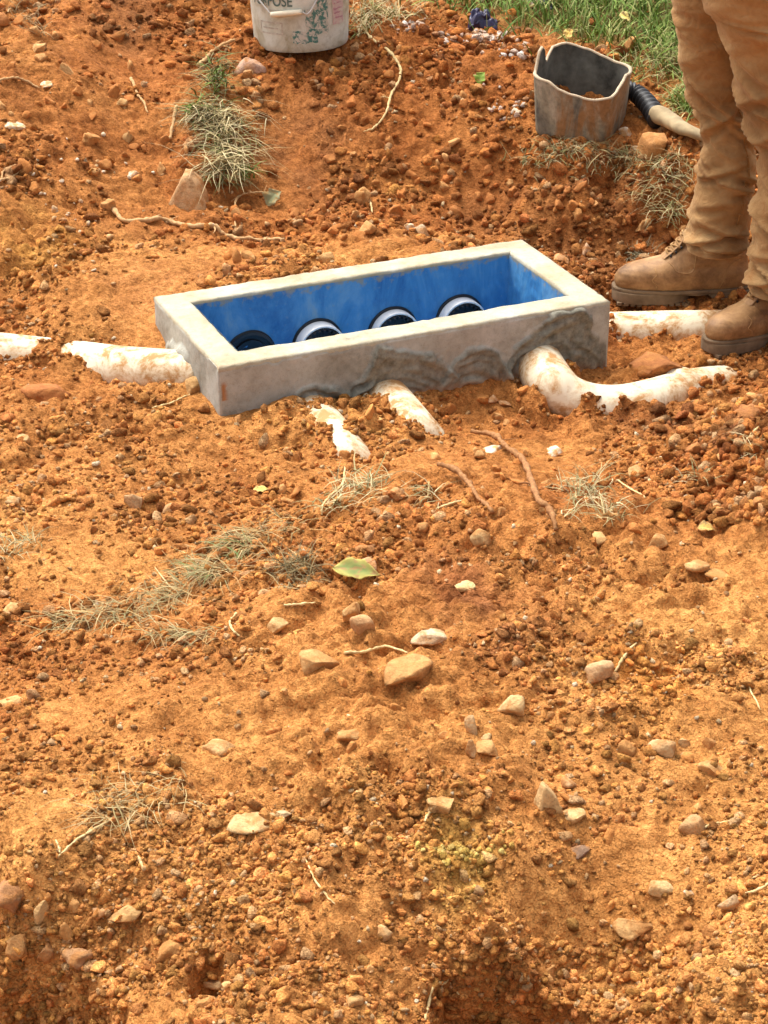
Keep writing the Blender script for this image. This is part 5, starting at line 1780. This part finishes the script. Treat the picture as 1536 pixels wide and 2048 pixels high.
def leg(contour, Y, seed, folds, name='trouser_leg'):
    """contour: [(py, left px, right px)] in the plane at distance Y; a tube of cloth with folds"""
    cs = sorted(contour)
    py = np.linspace(cs[-1][0], cs[0][0], 240)
    xl = np.interp(py, [c[0] for c in cs], [c[1] for c in cs])
    xr = np.interp(py, [c[0] for c in cs], [c[2] for c in cs])
    kx = np.ones(7) / 7
    xl = np.convolve(np.pad(xl, 3, 'edge'), kx, 'valid'); xr = np.convolve(np.pad(xr, 3, 'edge'), kx, 'valid')
    n = 104
    a = np.linspace(0, 2 * np.pi, n, endpoint=False)
    rings = []
    for i, q in enumerate(py):
        l_, r_ = at_y(xl[i], q, Y), at_y(xr[i], q, Y)
        c = (l_ + r_) / 2
        hw = (r_[0] - l_[0]) / 2
        dpt = hw * 1.04
        ring = np.stack([c[0] + hw * np.cos(a), c[1] + dpt * np.sin(a), np.full(n, c[2])], 1)
        nrm = np.stack([np.cos(a), np.sin(a), 0 * a], 1)
        d = np.zeros(n)
        for (fy, fa, tilt, ln, wd, amp) in folds:
            da = (a - math.radians(fa) + np.pi) % (2 * np.pi) - np.pi
            yy = (q - fy) - tilt * da * 60
            env = np.exp(-(da / math.radians(ln)) ** 2)
            d += 1.6 * amp * env * np.exp(-np.abs(yy / wd) ** 1.2) - 1.6 * amp * .7 * env * np.exp(-((yy - 1.7 * wd) / wd) ** 2)
        X = np.stack([np.cos(a) * 1.2, np.sin(a) * 1.2, np.full(n, q * .014)], 1)
        d += .0075 * (.35 - np.abs(noise3(X * np.array([1.0, 1.0, 2.2]) + .6 * np.sin(X[:, ::-1] * 1.3), seed + 5))) + .0045 * (.3 - np.abs(noise3(X * np.array([1.8, 1.8, 5.0]), seed + 6)))
        d += .0030 * noise3(X * 1.0, seed) + .0032 * noise3(X * np.array([1.5, 1.5, 2.8]), seed + 1) + .0016 * noise3(X * np.array([2.5, 2.5, 6.]), seed + 2)
        if i < 7:                                     # turned hem, a little proud
            d += .0035
        rings.append(ring + nrm * d[:, None])
    rings.insert(0, rings[0] * np.array([1, 1, 1]) - np.array([0, 0, .001]))
    inner_ = rings[0].copy(); cc = inner_.mean(0); inner_ = cc + (inner_ - cc) * .93
    up_ = inner_ + np.array([0, 0, .05])
    rings = [up_, inner_] + rings
    v, f = loft(rings, True, True)
    v = v - np.array(PO)
    return obj(name, mesh_np(name, v, f), M_CLOTH, person), rings


foldsA = [  # row, direction (deg, -90 faces the camera, 180 picture-left), tilt, angular length, width rows, height m
    (478, -100, .10, 95, 5, .010), (462, -120, -.30, 60, 6, .012), (447, -70, .25, 60, 6, .011), (398, -130, -.3, 45, 8, .005), (352, -90, .32, 75, 7, .013), (336, -130, -.35, 50, 6, .009), (343, -50, .5, 40, 7, .012), (368, -70, .15, 45, 6, .007), (315, -150, .4, 40, 8, .006), (290, -110, .6, 40, 9, .005), (236, -120, -.55, 60, 9, .012), (222, -90, .25, 70, 7, .010), (252, -60, .7, 50, 9, .009), (205, -150, .5, 45, 9, .010), (185, -110, .9, 45, 10, .008), (150, -140, .8, 40, 11, .006), (95, -120, -.6, 45, 14, .005), (50, -150, .8, 45, 14, .005), (430, 170, .2, 40, 7, .006), (340, 175, .2, 40, 7, .008), (228, 175, .3, 40, 8, .008)]
legA, ringsA = leg([(-520, 1352, 1590), (-420, 1345, 1570), (-300, 1338, 1540), (-150, 1332, 1510), (0, 1341, 1500), (60, 1353, 1497), (120, 1361, 1494), (170, 1370, 1492), (200, 1384, 1492), (225, 1399, 1494), (260, 1404, 1502), (300, 1406, 1510), (335, 1400, 1514), (360, 1393, 1508), (400, 1388, 1505), (440, 1378, 1498), (475, 1371, 1490), (495, 1374, 1488)], YA, 21, foldsA)
foldsB = [(560, -110, .1, 90, 6, .010), (545, -130, -.3, 60, 6, .013), (525, -140, .35, 60, 7, .012), (500, -150, -.2, 50, 8, .006), (430, -150, .5, 50, 8, .010), (440, -120, .1, 60, 7, .006), (360, -150, .6, 50, 9, .006), (268, -150, .4, 60, 8, .012), (250, -120, -.6, 60, 10, .010), (282, -110, .2, 60, 9, .009), (200, -150, .5, 40, 8, .009), (182, -140, -.7, 55, 10, .009), (190, -110, .9, 50, 12, .007), (150, -110, 1.0, 45, 14, .006), (100, -150, .9, 45, 16, .006), (60, -120, -.7, 50, 16, .005), (30, -110, .12, 85, 4, .007)]
legB, ringsB = leg([(-520, 1372, 1700), (-420, 1370, 1695), (-300, 1368, 1690), (-150, 1375, 1680), (0, 1402, 1670), (60, 1443, 1672), (120, 1460, 1672), (160, 1469, 1670), (185, 1472, 1668), (200, 1480, 1668), (246, 1490, 1672), (271, 1508, 1676), (300, 1516, 1680), (347, 1521, 1682), (390, 1511, 1672), (426, 1503, 1660), (506, 1504, 1648), (545, 1500, 1640), (578, 1500, 1636)], YB_, 23, foldsB)
# the waist joins the two legs
wr = []
for t in np.linspace(0, 1, 14):
    ca_ = ringsA[-1].mean(0); cb_ = ringsB[-1].mean(0)
    c = (ca_ + cb_) / 2 + np.array([0, 0, .0 + .20 * t])
    a = np.linspace(0, 2 * np.pi, 64, endpoint=False)
    hw, dp = .215 - .045 * t, .155 - .03 * t
    wr.append(np.stack([c[0] + hw * np.cos(a), c[1] + dp * np.sin(a), np.full(64, c[2] - .03)], 1))
v, f = loft(wr)
obj('trouser_seat', mesh_np('trouser_seat', v - np.array(PO), f), M_CLOTH, person)


def surf_line(rings, i0, i1, ang0, ang1, m=20, off=.001):
    out = []
    for t in np.linspace(0, 1, m):
        r = rings[int(i0 + (i1 - i0) * t)]
        n = len(r)
        k = int(round((ang0 + (ang1 - ang0) * t) / 360 * n)) % n
        c = r.mean(0)
        p = r[k]; d = p - c; d[2] = 0
        out.append(p + d / np.linalg.norm(d) * off - np.array(PO))
    return np.array(out)


for rr_, i0, i1, a0, a1, par in ((ringsA, 18, 120, 298, 318, legA), (ringsB, 16, 95, 262, 250, legB)):
    L_ = surf_line(rr_, i0, i1, a0, a1, 40, .0012)
    v, f = loft(tube_rings(L_, .0019, 6))
    sm_ = obj('seam', mesh_np('seam', v, f), M_SEAM, par)
    for q in range(2, 38, 2):        # puckered stitches across the seam
        p = L_[q]
        v, f = loft(tube_rings(np.array([p + (-.006, -.002, .001), p + (0, -.0035, 0), p + (.006, -.001, -.001)]), .0011, 5))
        obj('stitch', mesh_np('stitch', v, f), M_CLOTH, sm_)
# pocket hem line on the near thigh
for zi, da in ((170, 0), (166, 0)):
    L_ = np.array([ringsB[zi][int(round(q / 360 * 104)) % 104] for q in np.linspace(186, 275, 30)]) - np.array(PO)
    L_ += np.array([-.001, -.0015, 0])
    v, f = loft(tube_rings(L_, .0011, 6))
    obj('pocket_seam', mesh_np('pocket_seam', v, f), M_SEAM, legB)


def boot(toe, heel_dir, length, label, shaft_c, shaft_top, seed):
    """toe: world point under the toe tip; heel_dir: unit vector from toe to heel on the ground. Local: x from toe (0) to heel (length), y across, z up"""
    e = np.array(heel_dir[:2]); e = e / np.linalg.norm(e)
    nrm = np.array([-e[1], e[0]])
    def W(p):
        p = np.asarray(p)
        return np.stack([toe[0] + p[:, 0] * e[0] + p[:, 1] * nrm[0], toe[1] + p[:, 0] * e[1] + p[:, 1] * nrm[1], toe[2] + p[:, 2]], 1) - np.array(PO)
    s = length / .31
    n = 72
    a = np.linspace(0, 2 * np.pi, n, endpoint=False)

    def outline(x0, x1, w, k=2.6, waist=0.0, skew=.0):
        """egg outline from x0 (toe end) to x1 (heel end), half width w"""
        c, h = (x0 + x1) / 2, (x1 - x0) / 2
        cx = -np.cos(a); sy = np.sin(a)
        x = c + h * np.sign(cx) * np.abs(cx) ** (2 / k)
        t = (x - x0) / (x1 - x0)
        ww = w * (1 - waist * np.exp(-((t - .62) / .16) ** 2)) * (1 - .12 * np.clip((t - .6) / .4, 0, 1))
        y = ww * np.sign(sy) * np.abs(sy) ** (2 / k) + skew
        return x * s, y * s

    root = obj('boot', None, None, person)
    bpy.data.objects.remove(root)
    # upper: horizontal slices, foot at the bottom closing in to the shaft
    sl = [(.030, .004, .306, .047, 2.5, .10), (.040, .001, .309, .050, 2.5, .10), (.052, .002, .308, .051, 2.5, .11), (.064, .008, .306, .050, 2.4, .12), (.074, .022, .303, .047, 2.3, .14), (.082, .046, .301, .043, 2.2, .15), (.089, .078, .300, .0405, 2.2, .14), (.097, .104, .299, .039, 2.2, .10), (.107, .124, .298, .0385, 2.2, .06), (.118, .139, .297, .039, 2.2, .03), (.132, .152, .297, .0405, 2.1, 0), (.150, .160, .298, .043, 2.1, 0), (.175, .163, .300, .046, 2.1, 0), (.21, .165, .302, .048, 2.1, 0)]
    zz = np.linspace(.030, .21, 64)
    rings = []
    keys = np.array(sl)
    for z in zz:
        zup = z + .007
        x0, x1, w, k, wa = [np.interp(z, keys[:, 0], keys[:, q]) for q in range(1, 6)]
        x, y = outline(x0, x1, w, k, wa)
        P3 = np.stack([x, y, np.full(n, zup * s)], 1)
        # creases where the foot bends and the ankle folds
        t = x / s
        cr = .0040 * np.sin((t + z * .8) * 95) * np.exp(-((t - .118) / .03) ** 2) * np.exp(-((z - .075) / .03) ** 2)
        cr = cr + .0038 * np.sin(z * 300 + t * 30) * np.exp(-((z - .125) / .035) ** 2) * np.exp(-((t - .23) / .06) ** 2)
        cr = cr + .0020 * noise3(P3 * 38, seed) + .0012 * (.3 - np.abs(noise3(P3 * 80, seed + 3)))
        cxy = np.array([(x0 + x1) / 2 * s, 0])
        dirv = P3[:, :2] - cxy
        dirv = dirv / (np.linalg.norm(dirv, axis=1)[:, None] + 1e-9)
        P3[:, :2] += dirv * cr[:, None]
        # shaft leans to where it enters the trousers
        rings.append(P3)
    v, f = loft(rings, True, True)
    up = obj('boot', mesh_np('boot', W(v), f), M_LEATHER, person)
    up['label'] = label
    # welt and lugged sole with a separate heel
    def slab(name, outl, z0, z1, mat, grow_=0.0):
        x, y = outl
        r = [np.stack([x, y, np.full(n, z)], 1) for z in (z0, z0 + .001, z1 - .002, z1)]
        c = np.array([x.mean(), y.mean(), 0])
        r[0] = c + (r[0] - c) * np.array([.985, .97, 1]); r[0][:, 2] = z0
        r[3] = c + (r[3] - c) * np.array([.99, .98, 1]); r[3][:, 2] = z1
        v, f = loft(r)
        o = obj(name, mesh_np(name, W(v), f), mat, up)
        o.modifiers.new('edge', 'EDGE_SPLIT').split_angle = math.radians(35)
        return o
    slab('welt', outline(-.004, .313, .0545, 2.5, .10), .031 * s, .0385 * s, M_SOLE)
    slab('sole', outline(-.003, .175, .053, 2.4), .007 * s, .0312 * s, M_SOLE)
    slab('sole', outline(.145, .225, .044, 2.8), .024 * s, .0311 * s, M_SOLE)
    slab('heel', outline(.205, .312, .047, 3.2), .001 * s, .0313 * s, M_SOLE)
    # lugs
    for (x0, x1, w, z1) in ((.0, .165, .050, .0075), (.208, .31, .045, .0015)):
        m_ = int((x1 - x0) / .0145)
        for q in range(m_):
            xx = x0 + .010 + q * .0145
            wl = w * math.sqrt(max(.1, 1 - ((xx - .09) / .13) ** 2)) if x0 == 0 else w
            for sd in (-1, 1):
                b0 = [(xx - .0052, sd * wl), (xx + .0052, sd * wl), (xx + .0052, sd * wl * .4), (xx - .0052, sd * wl * .4)]
                r = [np.array([(p[0] * s, p[1] * s, z) for p in b0]) for z in ((z1 - .0055) * s, (z1 + .001) * s)]
                v, f = loft(r)
                obj('lug', mesh_np('lug', W(v), f, False), M_SOLE, up)
    # seams of toe cap, quarter and heel counter as fine ridges
    def on_upper(x, z, sd):
        """point of the upper at height z with local x, on side sd"""
        r = rings[int(np.clip((z - .03) / .18 * 63, 0, 63))]
        m = r[:, 1] * sd > 0
        q = r[m]
        k = np.argmin(np.abs(q[:, 0] - x * s))
        p = q[k].copy()
        d = np.array([p[0] - r[:, 0].mean(), p[1], 0]); d /= np.linalg.norm(d)
        return p + d * .0008
    def ridge(name, pts, r, mat):
        P3 = smooth_path(np.array(pts), 6)
        v, f = loft(tube_rings(P3, r, 6))
        obj(name, mesh_np(name, W(v), f), mat, up)
    for sd in (-1, 1):
        ridge('seam', [on_upper(.085, z, sd) for z in np.linspace(.036, .084, 8)], .0012, M_LACE)
        ridge('seam', [on_upper(x, z, sd) for x, z in ((.112, .098), (.122, .088), (.135, .078), (.160, .074), (.172, .082))], .0014, M_LEATHER)
        ridge('seam', [on_upper(x, z, sd) for x, z in ((.172, .082), (.174, .10), (.176, .12), (.178, .145))], .0013, M_LACE)
        ridge('seam', [on_upper(x, z, sd) for x, z in ((.235, .036), (.238, .06), (.250, .085), (.275, .098), (.298, .10))], .0012, M_LACE)
    # laces: crossings down the front
    ey = [(.116, .103, .016), (.127, .113, .018), (.138, .124, .019), (.148, .136, .020), (.155, .150, .021)]
    for q in range(len(ey)):
        x, z, w = ey[q]
        x2, z2, w2 = ey[min(q + 1, len(ey) - 1)]
        for sd in (-1, 1):
            ridge('lace', [((x + .004) * s, sd * w * s, (z + .007) * s), ((x + x2) / 2 * s - .008, 0.0, ((z + z2) / 2 + .013) * s), ((x2 + .004) * s, -sd * w2 * s, (z2 + .007) * s)], .0027, M_LACE)
            g = np.linspace(0, 2 * np.pi, 10, endpoint=False)
            cpt = np.array([(x + .006) * s, sd * (w + .003) * s, (z + .007) * s + .001])
            v, f = loft([cpt + np.stack([rr * np.cos(g) * .8, 0 * g + sd * hh, rr * np.sin(g)], 1) for rr, hh in ((.0035, 0), (.0035, .002), (.0018, .003))])
            obj('eyelet', mesh_np('eyelet', W(v), f), M_BLACK, up)
    # tongue between the lace rows
    tg = [np.stack([np.full(9, x * s) - .006 * np.cos(np.linspace(-1.5, 1.5, 9)), np.linspace(-.018, .018, 9) * s, np.full(9, (z + .007) * s)], 1) for x, z in ((.108, .097), (.124, .111), (.142, .130), (.155, .155))]
    tv = np.concatenate(tg + [t_ + np.array([.008, 0, -.002]) for t_ in tg])
    tf = []
    for q in range(3):
        for j in range(8):
            b_ = q * 9 + j
            tf.append((b_, b_ + 1, b_ + 10, b_ + 9)); tf.append((b_ + 36, b_ + 45, b_ + 46, b_ + 37))
    obj('tongue', mesh_np('tongue', W(tv), tf), M_LEATHER, up)
    return up


toeA = at_z(1224, 597, 0); toeA = np.array(toeA)
toeA = at_z(1226, 594, .012); toeA[2] = .004
heelA = at_z(1498, 590, .012)
boot(toeA, heelA - toeA, float(np.linalg.norm((heelA - toeA)[:2])), 'scuffed brown lace-up work boot seen from its side', None, None, 31)
toeB = at_z(1412, 708, -.012); toeB[2] = -.012
boot(toeB, np.array([.86, .50, 0]), .315, 'scuffed brown lace-up work boot nearer the viewer, partly outside the picture', None, None, 33)
